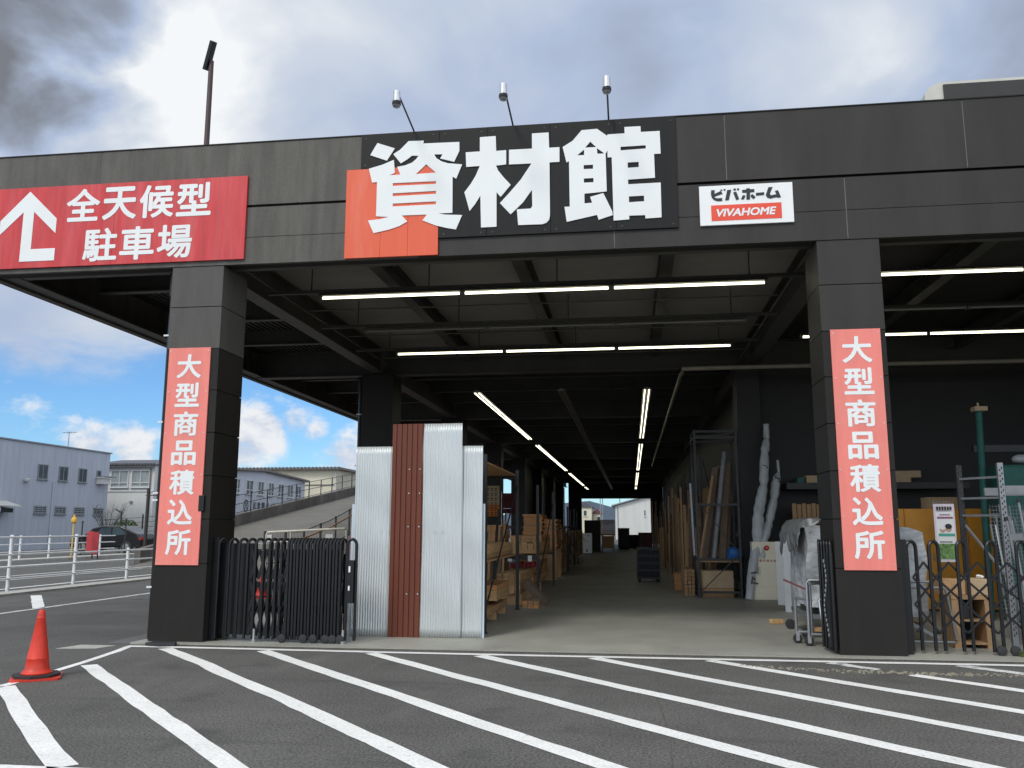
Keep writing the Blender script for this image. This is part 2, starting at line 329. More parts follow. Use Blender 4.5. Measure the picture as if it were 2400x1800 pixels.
# ------------------------------------------------------------------ helpers
WORLD = {}
class MB:
    def __init__(s): s.v = []; s.f = []
    def add(s, v, f):
        o = len(s.v); s.v += [tuple(p) for p in v]; s.f += [tuple(i + o for i in q) for q in f]; return s
    def box(s, x0, x1, y0, y1, z0, z1):
        return s.add([(x0, y0, z0), (x1, y0, z0), (x1, y1, z0), (x0, y1, z0), (x0, y0, z1), (x1, y0, z1), (x1, y1, z1), (x0, y1, z1)],
                     [(0, 3, 2, 1), (4, 5, 6, 7), (0, 1, 5, 4), (1, 2, 6, 5), (2, 3, 7, 6), (3, 0, 4, 7)])
    def obox(s, c, size, rz=0.0, rx=0.0, ry=0.0):
        m = Matrix.Translation(c) @ Matrix.Rotation(rz, 4, 'Z') @ Matrix.Rotation(ry, 4, 'Y') @ Matrix.Rotation(rx, 4, 'X')
        t = MB().box(-size[0]/2, size[0]/2, -size[1]/2, size[1]/2, -size[2]/2, size[2]/2)
        return s.add([m @ Vector(p) for p in t.v], t.f)
    def bar(s, p, q, w, h, up=(0, 0, 1)):
        p, q = Vector(p), Vector(q); d = (q - p).normalized(); u = Vector(up)
        if abs(d.dot(u)) > 0.98: u = Vector((0, 1, 0))
        a = d.cross(u).normalized() * w / 2; b = a.cross(d).normalized() * h / 2
        v = [p - a - b, p + a - b, p + a + b, p - a + b, q - a - b, q + a - b, q + a + b, q - a + b]
        return s.add(v, [(0, 1, 2, 3), (7, 6, 5, 4), (4, 5, 1, 0), (5, 6, 2, 1), (6, 7, 3, 2), (7, 4, 0, 3)])
    def path(s, pts, r, n=8, r_end=None, cap=True):
        pts = [Vector(p) for p in pts]; rs = r if isinstance(r, (list, tuple)) else [r] * len(pts)
        if r_end is not None: rs = [r, r_end]
        o = len(s.v); ref = None
        for i, p in enumerate(pts):
            d = (pts[min(i+1, len(pts)-1)] - pts[max(i-1, 0)]).normalized()
            if ref is None:
                ref = Vector((0, 0, 1)) if abs(d.z) < 0.9 else Vector((1, 0, 0))
            a = d.cross(ref).normalized(); b = a.cross(d).normalized(); ref = b
            for k in range(n):
                t = 2 * math.pi * k / n
                s.v.append(tuple(p + (a * math.cos(t) + b * math.sin(t)) * rs[i]))
        for i in range(len(pts) - 1):
            for k in range(n):
                k2 = (k + 1) % n; A = o + i * n
                s.f.append((A + k, A + n + k, A + n + k2, A + k2))
        if cap:
            s.f.append(tuple(o + k for k in range(n))); s.f.append(tuple(o + (len(pts)-1)*n + k for k in reversed(range(n))))
        return s
    def tube(s, p, q, r, n=8, r2=None):
        return s.path([p, q], r, n, r2 if r2 is not None else r)
    def lathe(s, prof, c=(0, 0, 0), n=24):
        o = len(s.v)
        for r, z in prof:
            for k in range(n):
                t = 2 * math.pi * k / n
                s.v.append((c[0] + r * math.cos(t), c[1] + r * math.sin(t), c[2] + z))
        for i in range(len(prof) - 1):
            for k in range(n):
                k2 = (k + 1) % n; A = o + i * n
                s.f.append((A + k, A + k2, A + n + k2, A + n + k))
        s.f.append(tuple(o + k for k in reversed(range(n)))); s.f.append(tuple(o + (len(prof)-1)*n + k for k in range(n)))
        return s
    def prism(s, pts, a0, a1, axis='y', holes=()):
        """outline in the plane across `axis`, extruded from a0 to a1 (for 'y' pts are (x,z); for 'x' they are (y,z); for 'z' (x,y))"""
        def P(p, a):
            return (p[0], a, p[1]) if axis == 'y' else (a, p[0], p[1]) if axis == 'x' else (p[0], p[1], a)
        loops = [list(pts)] + [list(h) for h in holes]
        flat = [p for l in loops for p in l]
        tris = geometry.tessellate_polygon([[Vector((p[0], p[1], 0)) for p in l] for l in loops])
        n = len(flat); v = [P(p, a0) for p in flat] + [P(p, a1) for p in flat]
        f = [tuple(t) for t in tris] + [tuple(i + n for i in reversed(t)) for t in tris]
        o = 0
        for l in loops:
            m = len(l)
            for i in range(m):
                j = (i + 1) % m; f.append((o + i, o + j, o + j + n, o + i + n))
            o += m
        return s.add(v, f)
    def build(s, name, m, parent=None, smooth=False, bevel=0.0, fix=True, solid=0.0):
        if not s.v: return None
        if parent is not None: org = WORLD[parent]
        else:
            xs, ys, zs = zip(*s.v)
            org = Vector(((min(xs)+max(xs))/2, (min(ys)+max(ys))/2, min(zs)))
        me = bpy.data.meshes.new(name)
        me.from_pydata([tuple(Vector(p) - org) for p in s.v], [], s.f)
        if fix:
            b = bmesh.new(); b.from_mesh(me); bmesh.ops.recalc_face_normals(b, faces=b.faces); b.to_mesh(me); b.free()
        me.materials.append(m if not isinstance(m, str) else M[m])
        if smooth:
            me.polygons.foreach_set('use_smooth', [True] * len(me.polygons))
            me.set_sharp_from_angle(angle=R(40))
        o = bpy.data.objects.new(name, me); COL.objects.link(o)
        if parent is not None: o.parent = parent
        else: o.location = org
        WORLD[o] = org.copy()
        if bevel:
            bv = o.modifiers.new('edge', 'BEVEL'); bv.width = bevel; bv.segments = 2; bv.limit_method = 'ANGLE'
        if solid:
            sd = o.modifiers.new('thickness', 'SOLIDIFY'); sd.thickness = solid; sd.offset = 0
        return o
def tag(o, label, cat, group=None):
    o['label'] = label; o['category'] = cat
    if group: o['group'] = group
    return o
def thing(name, label, cat, loc=(0, 0, 0), group=None):
    o = bpy.data.objects.new(name, None); COL.objects.link(o); o.empty_display_size = 0.2
    o.location = loc; WORLD[o] = Vector(loc)
    return tag(o, label, cat, group)
def kids(o): return [c for c in bpy.data.objects if c.parent is o]
def dup(root, delta, label=None, group=None):
    ch = {root: kids(root)}
    for c in ch[root]: ch[c] = kids(c)
    r = root.copy(); COL.objects.link(r); r.location = Vector(root.location) + Vector(delta); WORLD[r] = Vector(r.location)
    if label: r['label'] = label
    if group: r['group'] = group
    for c in ch[root]:
        k = c.copy(); COL.objects.link(k); k.parent = r
        for g in ch[c]:
            q = g.copy(); COL.objects.link(q); q.parent = k
    return r
def struct(o): o['kind'] = 'structure'; return o
def B(): return MB()
def text_mesh(s, shear=0.0):
    """outline of one character (in em units) from the built-in fonts"""
    c = bpy.data.curves.new('lettering', 'FONT'); c.body = s; c.size = 1; c.shear = shear; c.resolution_u = 4
    o = bpy.data.objects.new('lettering', c); COL.objects.link(o)
    dg = bpy.context.evaluated_depsgraph_get()
    me = bpy.data.meshes.new_from_object(o.evaluated_get(dg))
    v = [tuple(p.co) for p in me.vertices]; f = [tuple(p.vertices) for p in me.polygons]
    bpy.data.objects.remove(o); bpy.data.curves.remove(c); bpy.data.meshes.remove(me)
    return v, f
def put_text(mb, s, x0, x1, z0, z1, y, bold=0.0, shear=0.0, fn=None):
    """fit the string's ink into the rectangle x0..x1, z0..z1 of the plane y; bold strokes are thin film layers laid 0.15 mm apart"""
    v, f = text_mesh(s, shear)
    ax = [p[0] for p in v]; ay = [p[1] for p in v]
    a0, a1, b0, b1 = min(ax) - bold, max(ax) + bold, min(ay) - bold, max(ay) + bold
    n = 8 if bold else 1
    for k in range(n):
        ox, oy = (bold * math.cos(R(45 * k)), bold * math.sin(R(45 * k))) if bold else (0, 0)
        q = [((p[0] + ox - a0) / (a1 - a0), (p[1] + oy - b0) / (b1 - b0)) for p in v]
        if fn: w = [fn(a, b, k) for a, b in q]
        else: w = [(x0 + a * (x1 - x0), y - k * 0.00015, z0 + b * (z1 - z0)) for a, b in q]
        mb.add(w, f)

# ------------------------------------------------------------------ ground, slab and road paint
struct(B().add([(-400, -200, 0), (400, -200, 0), (400, 500, 0), (-400, 500, 0)], [(0, 1, 2, 3)]).build('ground', 'asphalt', fix=False))
struct(B().box(-6.75, 16, 11.27, 86, -0.2, 0.022).build('concrete_floor', 'concrete'))
struct(B().prism([(-7.1, 11.30), (-6.76, 11.30), (-6.76, 86), (-7.1, 86)], -0.1, 0.012, 'z').build('pavement_strip', 'asphalt_far'))
# debris line where slab meets asphalt
mb = B(); random.seed(3)
x = -6.4
pl, pu = [], []
while x < 6:
    pl.append((x, 11.225 + random.uniform(-0.018, 0.012))); pu.append((x, 11.268)); x += random.uniform(0.05, 0.16)
mb.prism(pl + pu[::-1], 0.0005, 0.007, 'z')
dl = mb.build('ground_strip', 'dirt'); struct(dl)

def ribbon(pts, w, z=0.004, jit=0.0, step=0.25, seed=1):
    rnd = random.Random(seed); out = []
    for a, b in zip(pts, pts[1:]):
        a, b = Vector((*a, 0)), Vector((*b, 0)); n = max(1, int((b - a).length / step))
        for i in range(n): out.append(a.lerp(b, i / n))
    out.append(Vector((*pts[-1], 0)))
    L, Rr = [], []
    for i, p in enumerate(out):
        d = (out[min(i+1, len(out)-1)] - out[max(i-1, 0)]).normalized(); nn = Vector((-d.y, d.x, 0))
        L.append(p + nn * (w/2 + rnd.uniform(-jit, jit))); Rr.append(p - nn * (w/2 + rnd.uniform(-jit, jit)))
    m = B(); v = [(p.x, p.y, z) for p in L] + [(p.x, p.y, z) for p in Rr]; n = len(L)
    m.add(v, [(i, i + 1, n + i + 1, n + i) for i in range(n - 1)])
    return m
def paint(pts, w, name='road_marking', mt='paint', **k):
    return struct(ribbon(pts, w, **k).build(name, mt, fix=False))
paint([(-6.26, 5.5), (-6.24, 8.3), (-6.30, 9.0), (-6.38, 9.7), (-6.52, 10.6), (-6.62, 11.03)], 0.10, jit=0.006)
paint([(-6.66, 11.05), (-6.2, 11.05), (-4.5, 11.02), (-3.0, 10.985), (-1.5, 10.98), (1.3, 10.99), (4.4, 11.01), (9, 11.05)], 0.13, jit=0.007, z=0.006)
paint([(-6.3, 5.52), (6, 5.52)], 0.10)
dirv = Vector((0.683, -0.730))
starts = [(-6.2, 8.18), (-6.2, 9.53), (-6.05, 10.93), (-4.70, 10.92), (-3.28, 10.90), (-1.89, 10.90), (-0.50, 10.90), (0.88, 10.90), (2.27, 10.92), (3.70, 10.93), (5.1, 10.93), (6.5, 10.95)]
wob = {2: [(0, 0.0), (1.15, 0.03), (1.65, 0.05), (2.3, 0.02), (4, 0.05), (7.3, 0)]}
for i, s0 in enumerate(starts):
    s0 = Vector(s0); L = (s0.y - 5.57) / 0.730; nrm = Vector((0.730, 0.683))
    if i == 8:
        paint([tuple(s0), tuple(s0 + dirv * 0.62)], 0.16, mt='paint_worn', jit=0.02, step=0.05, seed=i, z=0.0046)
        paint([tuple(s0 + dirv * 1.02), tuple(s0 + dirv * L)], 0.165, jit=0.012, seed=i)
        continue
    pts = [tuple(s0 + dirv * a + nrm * o) for a, o in wob[i]] if i in wob else [tuple(s0 + dirv * (L * a / 8) + nrm * random.uniform(-0.012, 0.012)) for a in range(9)]
    paint(pts, 0.175, mt='paint_worn' if i >= 9 else 'paint', jit=0.008, seed=i)
# grit and worn paint in front of the right pillar
mb = B(); random.seed(12)
for _ in range(240):
    t = random.random(); px = 1.2 + 3.2 * t; py = 10.55 - 0.30 * math.sin(t * 2.4) + random.gauss(0, 0.05)
    r = random.uniform(0.006, 0.022) * (1.4 if 0.35 < t < 0.75 else 0.8)
    mb.prism([(px + r * math.cos(a) * random.uniform(.7, 1.3), py + r * math.sin(a) * random.uniform(.6, 1.2)) for a in (0, 1.2, 2.4, 3.7, 5)], 0.0005, 0.006 + r * 0.25, 'z')
o = mb.build('gravel', mat('pale_grit', (0.27, 0.25, 0.19), 0.95, var=0.6, scale=30)); o['kind'] = 'stuff'
tag(o, 'thin trail of pale grit on the asphalt before the chained pillar', 'grit')
# asphalt seam crack
paint([(0.22, 11.0), (0.25, 9.8), (0.21, 8.4), (0.26, 7.0), (0.22, 5.6)], 0.008, name='ground_line', mt='dirt', jit=0.004, step=0.12, z=0.0022)
for k, (px, py, r) in enumerate(((-2.6, 7.3, 0.05), (1.9, 7.6, 0.06), (3.0, 7.2, 0.045), (-0.9, 9.4, 0.035))):
    pass
# lane paint and kerb of the drive at the left
paint([(-11.42, 8), (-11.38, 40)], 0.13, mt='paint_worn', jit=0.01)
paint([(-13.62, 18.72), (-11.45, 15.85)], 0.22, jit=0.01)
paint([(-13.6, 25.0), (-11.5, 25.0)], 0.15, jit=0.01)
paint([(-15.75, 8), (-15.75, 45)], 0.16, jit=0.015)
paint([(-18.3, 8), (-18.3, 60)], 0.14, jit=0.01)
paint([(-19.7, 8), (-19.7, 60)], 0.14, jit=0.01)
paint([(-24.6, 8), (-24.6, 60)], 0.2, jit=0.01)
struct(B().box(-14.75, -14.15, 5, 60, -0.1, 0.05).build('kerb', 'kerb'))
struct(B().box(-27.6, -26.4, 5, 48, -0.1, 0.12).build('kerb', 'kerb'))
tag(B().prism([(-6.44, 11.10), (-6.20, 11.04), (-6.02, 11.12), (-6.06, 11.24), (-6.40, 11.26)], 0.008, 0.05, 'z').build('rubber_block', 'rubber', bevel=0.01), 'small flat black rubber block at the foot of the pillar by the traffic cone', 'rubber block')
struct(B().prism([(-7.45, 10.72), (-6.95, 10.80), (-6.85, 11.10), (-7.35, 11.10)], 0.0005, 0.004, 'z').build('ground_piece', 'kerb'))

# ------------------------------------------------------------------ the store hall
hall = thing('store_building', 'long dark open fronted store hall on square pillars with three huge white characters', 'building', (-1.7, 11.42, 0))
YF = 11.42
# fascia: thin panels with real joints over a recessed core
up = [-9.6, -7.85, -4.72, -1.60, 1.384, 4.475, 7.6, 10.7, 15]
lo = [-9.6, -9.35, -6.27, -3.2, -0.15, 2.914, 6.0, 9.1, 12.2, 15]
mbl, mbr, seal = B(), B(), B()
g = 0.006
for xs, zs in ((up, ((6.225, 7.19),)), (lo, ((5.732, 6.185), (5.325, 5.724)))):
    for a, b in zip(xs, xs[1:]):
        for z0, z1 in zs:
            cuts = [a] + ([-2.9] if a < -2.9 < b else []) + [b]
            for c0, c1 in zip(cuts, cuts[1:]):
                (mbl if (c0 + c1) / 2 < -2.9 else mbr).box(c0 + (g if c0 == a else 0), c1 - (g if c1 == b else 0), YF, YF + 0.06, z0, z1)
    for a in xs[1:-1]:
        z0, z1 = zs[-1][0], zs[0][1]
        seal.box(a - g, a + g, YF + 0.004, YF + 0.05, z0 + 0.01, z1 - 0.01)
mbl.build('fascia', 'fascia_dust_sheen', hall)
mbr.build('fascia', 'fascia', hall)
seal.build('joint_seal', 'sealant', hall)
B().box(-9.58, 15, YF + 0.061, YF + 0.30, 5.345, 7.18).build('fascia_core', 'gap', hall)
B().box(-9.66, 15, YF - 0.012, YF + 0.40, 7.192, 7.207).build('coping', 'pillar', hall)
B().box(-9.74, -9.60, YF, 85, 5.325, 7.19).build('side_fascia', 'fascia_dust_sheen', hall)
B().box(-9.59, -9.32, YF + 0.31, 85, 5.36, 5.40).build('side_soffit', 'steel', hall)
B().box(-9.59, 15, YF + 0.32, YF + 0.50, 5.37, 5.98).build('front_girder', 'steel', hall)
# roof
B().box(-9.58, 15, YF + 0.42, 85, 6.02, 6.16).build('roof_deck', 'deck', hall)
for x0, x1 in ((-6.03, -4.02), (-3.82, -1.75), (-1.55, 0.53), (0.73, 2.74)):
    B().box(x0, x1, YF + 0.52, 20.55, 5.93, 5.96).build('ceiling_board', 'ceil', hall)
def hbeam(mb, p, q, h, w, tf=0.025, tw=0.02):
    p, q = Vector(p), Vector(q)
    mb.bar(p + Vector((0, 0, tf/2)), q + Vector((0, 0, tf/2)), w, tf)
    mb.bar(p + Vector((0, 0, h - tf/2)), q + Vector((0, 0, h - tf/2)), w, tf)
    mb.bar(p + Vector((0, 0, h/2)), q + Vector((0, 0, h/2)), tw, h - 2*tf - 0.001)
    return mb
rows = [20.95, 30.05, 39.15, 48.25, 57.35, 66.45, 75.55]
for xx in (-6.2, 2.9, 12.0):
    ys = [YF + 0.52] + rows + [84.5]
    for a, b in zip(ys, ys[1:]):
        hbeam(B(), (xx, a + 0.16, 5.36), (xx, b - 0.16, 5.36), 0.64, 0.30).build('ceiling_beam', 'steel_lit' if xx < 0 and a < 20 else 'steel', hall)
for yy in rows:
    hbeam(B(), (-9.5, yy, 5.34), (15, yy, 5.34), 0.66, 0.30).build('cross_beam', 'steel', hall)
for xx in (-3.92, -1.65, 0.63, 5.2, 7.5, 9.8):
    hbeam(B(), (xx, YF + 0.53, 5.60), (xx, 20.75, 5.64), 0.29, 0.20).build('joist', 'steel', hall)
for yy in (23.2, 25.5, 27.8, 32.3, 34.6, 36.9, 41.4, 43.7, 46):
    hbeam(B(), (-6.0, yy, 5.62), (2.7, yy, 5.62), 0.38, 0.16).build('joist', 'steel', hall)
for yy in (13.8, 16.1, 18.4, 23.2, 25.5, 27.8, 32.3, 34.6, 36.9):
    hbeam(B(), (-9.3, yy, 5.66), (-6.36, yy, 5.66), 0.34, 0.16).build('joist', 'steel', hall)
mb = B()
for k in range(22):
    xx = -9.2 + k * 0.13
    mb.box(xx, xx + 0.045, YF + 0.55, 62, 5.985, 6.018)
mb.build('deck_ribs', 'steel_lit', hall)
mb = B()                                     # hangers and thin rails over the lamps of the first bay
for yy in (13.35, 15.85, 18.1):
    mb.box(-5.95, 2.72, yy - 0.03, yy + 0.03, 5.395, 5.45)
    for xx in (-5.2, -3.2, -1.1, 1.9):
        mb.tube((xx, yy, 5.45), (xx, yy, 5.92), 0.012, 6)
mb.box(-5.95, 2.72, 12.6, 12.66, 5.86, 5.92)
mb.build('hanger_rail', 'steel', hall)
mb = B()                                     # thin cable conduits and boxes on the beams
for yy, zz in ((12.2, 5.99), (15.0, 5.56), (17.2, 5.56), (19.6, 5.56)):
    mb.tube((-6.0, yy, zz - 0.02), (2.7, yy, zz - 0.02), 0.014, 6)
for xx in (-5.86, 2.62): mb.tube((xx, 12.1, 5.50), (xx, 20.6, 5.50), 0.018, 6)
for xx, yy in ((-3.92, 14.4), (-1.65, 16.6), (0.63, 14.6), (0.63, 18.9), (-3.92, 18.6)): mb.box(xx - 0.14, xx - 0.105, yy, yy + 0.16, 5.62, 5.75)
mb.build('cable_conduit', 'steel_lit', hall)
# pillars: stacked panels with open joints
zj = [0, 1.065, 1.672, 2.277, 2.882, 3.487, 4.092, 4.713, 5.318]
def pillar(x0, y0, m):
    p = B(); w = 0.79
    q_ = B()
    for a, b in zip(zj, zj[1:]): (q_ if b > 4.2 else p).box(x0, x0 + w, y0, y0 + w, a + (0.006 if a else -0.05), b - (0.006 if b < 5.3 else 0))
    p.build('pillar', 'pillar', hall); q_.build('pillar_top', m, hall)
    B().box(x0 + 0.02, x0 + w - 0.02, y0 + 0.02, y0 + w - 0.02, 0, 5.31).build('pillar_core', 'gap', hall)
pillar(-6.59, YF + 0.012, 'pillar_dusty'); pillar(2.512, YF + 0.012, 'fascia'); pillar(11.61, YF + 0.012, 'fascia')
for yy in [r - 0.4 for r in rows]:
    B().box(-6.59, -5.80, yy, yy + 0.79, 0, 5.33).build('pillar', 'pillar', hall)
B().box(2.512, 3.03, 20.55, 21.34, 0, 5.33).build('pillar', 'wall_dark', hall)
# rain pipes
for yy, nm in ((YF + 0.25, 'front'), (20.75, 'back')):
    dp = B().tube((-6.68, yy, 0.02), (-6.68, yy, 4.95), 0.055, 12)
    dp.tube((-6.68, yy, 4.95), (-6.68, yy, 5.30), 0.075, 12)
    o = dp.build('rain_pipe', 'gate', hall, smooth=True)
    for z in (0.72, 1.93, 2.03, 3.05, 4.33):
        B().box(-6.76, -6.595, yy - 0.075, yy - 0.058, z, z + 0.025).build('pipe_clamp', 'rail_white', o)
B().box(-5.96, -5.88, YF - 0.02, YF + 0.012, 1.78, 2.00).build('switch_box', 'gate', hall, bevel=0.006)
# dark walls
B().box(3.05, 15, 20.98, 21.16, 0, 5.99).build('wall', 'wall_dark', hall)
B().box(3.05, 3.22, 21.2, 84.5, 0, 5.99).build('wall', 'wall_dark', hall)
B().box(15, 15.2, YF + 0.35, 85, 0, 5.99).build('wall', 'wall_dark', hall)
B().box(1.85, 3.04, 84.3, 84.5, 0, 5.99).build('end_wall', 'wall_dark', hall)
B().box(-6.0, -4.72, 84.3, 84.5, 0, 5.99).build('end_wall', 'wall_dark', hall)
B().box(-4.72, 1.85, 84.3, 84.5, 4.27, 5.99).build('end_wall', 'wall_dark', hall)
for a, b in ((48.8, 52), (52.3, 60), (60.4, 84.3)):
    B().box(-6.5, -6.36, a, b, 0, 5.3).build('side_wall', 'wall_dark', hall)
pp = B().path([(15, 19.6, 5.12), (2.35, 19.6, 5.12), (1.23, 19.65, 5.12), (1.23, 19.8, 5.05), (1.23, 20.4, 5.12), (1.28, 52, 5.15)], 0.05, 10)
pp.build('conduit_pipe', 'pipe_beige', hall, smooth=True)

# ------------------------------------------------------------------ signs
# letter outlines in the plane of the fascia (x, z)
SHI=[(-3.286,6.863),(-3.186,6.924),(-3.126,6.984),(-3.065,7.048),(-2.839,7.042),(-2.847,6.999),(-2.319,6.99),(-2.317,6.856),(-2.391,6.694),(-2.595,6.756),(-2.56,6.818),(-2.682,6.823),(-2.651,6.765),(-2.579,6.713),(-2.477,6.676),(-2.275,6.648),(-2.358,6.439),(-2.411,6.473),(-2.407,5.934),(-2.613,5.936),(-2.517,5.914),(-2.267,5.894),(-2.354,5.687),(-2.494,5.717),(-2.645,5.76),(-2.838,5.842),(-2.774,5.926),(-3.138,5.931),(-3.058,5.837),(-3.17,5.775),(-3.321,5.73),(-3.545,5.687),(-3.634,5.88),(-3.458,5.892),(-3.326,5.919),(-3.516,5.937),(-3.515,6.452),(-3.587,6.446),(-3.643,6.661),(-3.444,6.711),(-3.275,6.775),(-3.255,6.578),(-3.337,6.544),(-3.175,6.545),(-3.223,6.666),(-3.109,6.681),(-3.007,6.717),(-2.947,6.766),(-2.912,6.817),(-3.009,6.823),(-3.08,6.769),(-3.171,6.716)]
SHI_H=[[(-2.797,6.679),(-2.652,6.547),(-2.947,6.54)],[(-3.282,6.422),(-2.65,6.418),(-2.65,6.377),(-3.281,6.38)],[(-3.279,6.269),(-2.648,6.272),(-2.647,6.228),(-3.278,6.225)],[(-3.275,6.114),(-2.646,6.116),(-2.645,6.072),(-3.274,6.071)]]
SHI_D=[(-3.526,7.048),(-3.264,6.95),(-3.378,6.769),(-3.628,6.868)]
ZAI_L=[(-2.022,7.042),(-1.794,7.047),(-1.786,6.821),(-1.643,6.825),(-1.643,6.611),(-1.788,6.602),(-1.756,6.525),(-1.673,6.414),(-1.578,6.305),(-1.72,6.134),(-1.779,6.205),(-1.777,5.7),(-1.996,5.698),(-2.009,6.168),(-2.081,6.049),(-2.161,5.948),(-2.238,6.23),(-2.148,6.349),(-2.078,6.469),(-2.019,6.61),(-2.215,6.606),(-2.225,6.827),(-2.021,6.828)]
ZAI_R=[(-1.276,7.052),(-1.04,7.052),(-1.034,6.823),(-0.889,6.824),(-0.89,6.606),(-1.03,6.605),(-1.028,5.838),(-1.038,5.771),(-1.073,5.727),(-1.135,5.705),(-1.472,5.709),(-1.491,5.939),(-1.297,5.941),(-1.274,5.976),(-1.278,6.216),(-1.402,6.039),(-1.578,5.87),(-1.731,6.043),(-1.59,6.195),(-1.437,6.372),(-1.284,6.605),(-1.603,6.608),(-1.603,6.827),(-1.276,6.825)]
KAN=[(-0.844,6.822),(-0.705,6.905),(-0.576,7.056),(-0.36,7.063),(-0.223,6.95),(-0.216,6.97),(0.02,6.972),(0.019,7.065),(0.241,7.063),(0.243,6.977),(0.501,6.977),(0.506,6.643),(0.416,6.644),(0.42,6.297),(0.053,6.291),(0.055,6.223),(0.495,6.224),(0.494,5.725),(0.277,5.72),(0.274,5.768),(0.058,5.771),(0.059,5.718),(-0.154,5.71),(-0.164,6.629),(-0.222,6.632),(-0.22,6.735),(-0.247,6.688),(-0.241,6.136),(-0.548,6.119),(-0.549,5.978),(-0.443,5.982),(-0.47,6.068),(-0.288,6.114),(-0.169,5.841),(-0.165,5.789),(-0.358,5.732),(-0.379,5.803),(-0.797,5.723),(-0.826,5.942),(-0.753,5.942),(-0.757,6.606),(-0.793,6.592)]
KAN_H=[[(-0.457,6.878),(-0.377,6.793),(-0.53,6.794)],[(-0.644,6.686),(-0.544,6.766),(-0.545,6.685)],[(-0.367,6.777),(-0.261,6.691),(-0.361,6.693)],[(-0.553,6.537),(-0.424,6.535),(-0.425,6.476),(-0.554,6.478)],[(-0.554,6.341),(-0.42,6.341),(-0.421,6.279),(-0.553,6.279)],[(-0.039,6.776),(0.305,6.778),(0.306,6.73),(-0.04,6.723)],[(0.054,6.54),(0.204,6.541),(0.204,6.465),(0.054,6.462)],[(0.06,6.047),(0.265,6.048),(0.266,5.967),(0.06,5.962)]]
BIBA=[[(1.167,6.08),(1.215,6.08),(1.207,6.026),(1.295,6.064),(1.317,6.022),(1.205,5.986),(1.215,5.972),(1.238,5.961),(1.311,5.963),(1.307,5.92),(1.246,5.92),(1.2,5.938),(1.172,5.974),(1.163,6.017)],[(1.287,6.081),(1.309,6.084),(1.317,6.069),(1.295,6.065)],[(1.329,6.086),(1.356,6.089),(1.358,6.07),(1.333,6.067)],[(1.38,6.072),(1.432,6.073),(1.394,5.926),(1.346,5.927)],[(1.457,6.034),(1.497,6.043),(1.532,5.934),(1.492,5.923)],[(1.462,6.087),(1.492,6.089),(1.494,6.061),(1.464,6.059)],[(1.509,6.088),(1.535,6.089),(1.536,6.062),(1.511,6.062)],[(1.631,6.082),(1.677,6.082),(1.678,6.067),(1.736,6.067),(1.734,6.024),(1.678,6.024),(1.674,5.923),(1.627,5.923),(1.632,6.022),(1.575,6.024),(1.576,6.063),(1.63,6.064)],[(1.581,5.988),(1.617,5.983),(1.595,5.927),(1.555,5.931)],[(1.686,5.986),(1.71,5.996),(1.747,5.954),(1.72,5.925),(1.685,5.961)],[(1.753,6.011),(1.862,6.016),(1.86,5.977),(1.755,5.972)],[(1.921,6.083),(1.975,6.083),(1.936,5.992),(1.947,5.967),(2.02,5.979),(2.003,6.026),(2.043,6.035),(2.078,5.934),(2.033,5.927),(2.027,5.939),(1.94,5.922),(1.901,5.936),(1.883,5.972),(1.895,6.011)]]
YS = YF - 0.035
s = thing('shop_sign', 'large black sign board with three huge white characters and an orange square behind the first', 'sign', (-1.5, YF, 5.33))
sg = B(); xs = (-3.766, -2.612, -1.92, -1.02, -0.12, 0.717)
for a, b in zip(xs, xs[1:]): sg.box(a + (0.003 if a > -3.7 else 0), b - (0.003 if b < 0.7 else 0), YS, YF - 0.002, 6.663 if a < -3 else 5.58, 7.18)
sg.build('sign_board', 'black_sign', s)
sc_ = B()
for x in (-3.70, -2.70, -2.53, -2.0, -1.84, -1.10, -0.94, -0.20, -0.04, 0.65):
    for z in (7.13, 5.63 if x > -2.6 else 6.72): sc_.box(x - 0.008, x + 0.008, YS - 0.006, YS - 0.0005, z - 0.008, z + 0.008)
sc_.build('screw', 'steel_lit', s)
B().box(-3.972, -3.452, YS - 0.003, YF - 0.002, 5.335, 6.660).box(-3.448, -3.052, YS - 0.003, YF - 0.002, 5.335, 6.660).box(-3.048, -2.613, YS - 0.003, YF - 0.002, 5.335, 6.660).build('orange_square', 'orange_sq', s)
yl0, yl1 = YS - 0.014, YS - 0.004
lt = B()
lt.prism(SHI, yl0, yl1, 'y', SHI_H); lt.prism(SHI_D, yl0, yl1)
lt.build('lettering', 'white_letter', s)
B().prism(ZAI_L, yl0, yl1).prism(ZAI_R, yl0, yl1).build('lettering', 'white_letter', s)
B().prism(KAN, yl0, yl1, 'y', KAN_H).build('lettering', 'white_letter', s)

s = thing('parking_sign', 'long red sign with a white bent arrow beside two rows of white characters', 'sign', (-7.5, YF, 5.4))
B().box(-9.50, -7.56, YS, YF - 0.002, 5.395, 6.665).box(-7.555, -5.485, YS, YF - 0.002, 5.395, 6.665).build('sign_board', 'red_sign', s)
yt = YS - 0.004
B().prism([(-8.968, 6.60), (-8.490, 6.150), (-8.490, 5.920), (-8.872, 6.275), (-8.872, 5.685), (-8.475, 5.685), (-8.475, 5.495), (-9.045, 5.495), (-9.045, 6.275), (-9.42, 5.920), (-9.42, 6.150)], YS - 0.006, YS - 0.001).build('arrow', 'white_letter', s)
mb = B()
for k, ch in enumerate('全天候型'): put_text(mb, ch, -8.345 + k * 0.590, -8.345 + k * 0.590 + 0.545, 6.085, 6.600, yt, 0.026)
for k, ch in enumerate('駐車場'): put_text(mb, ch, -8.020 + k * 0.590, -8.020 + k * 0.590 + 0.545, 5.450, 5.965, yt, 0.024)
mb.build('lettering', 'white_letter', s, fix=False)

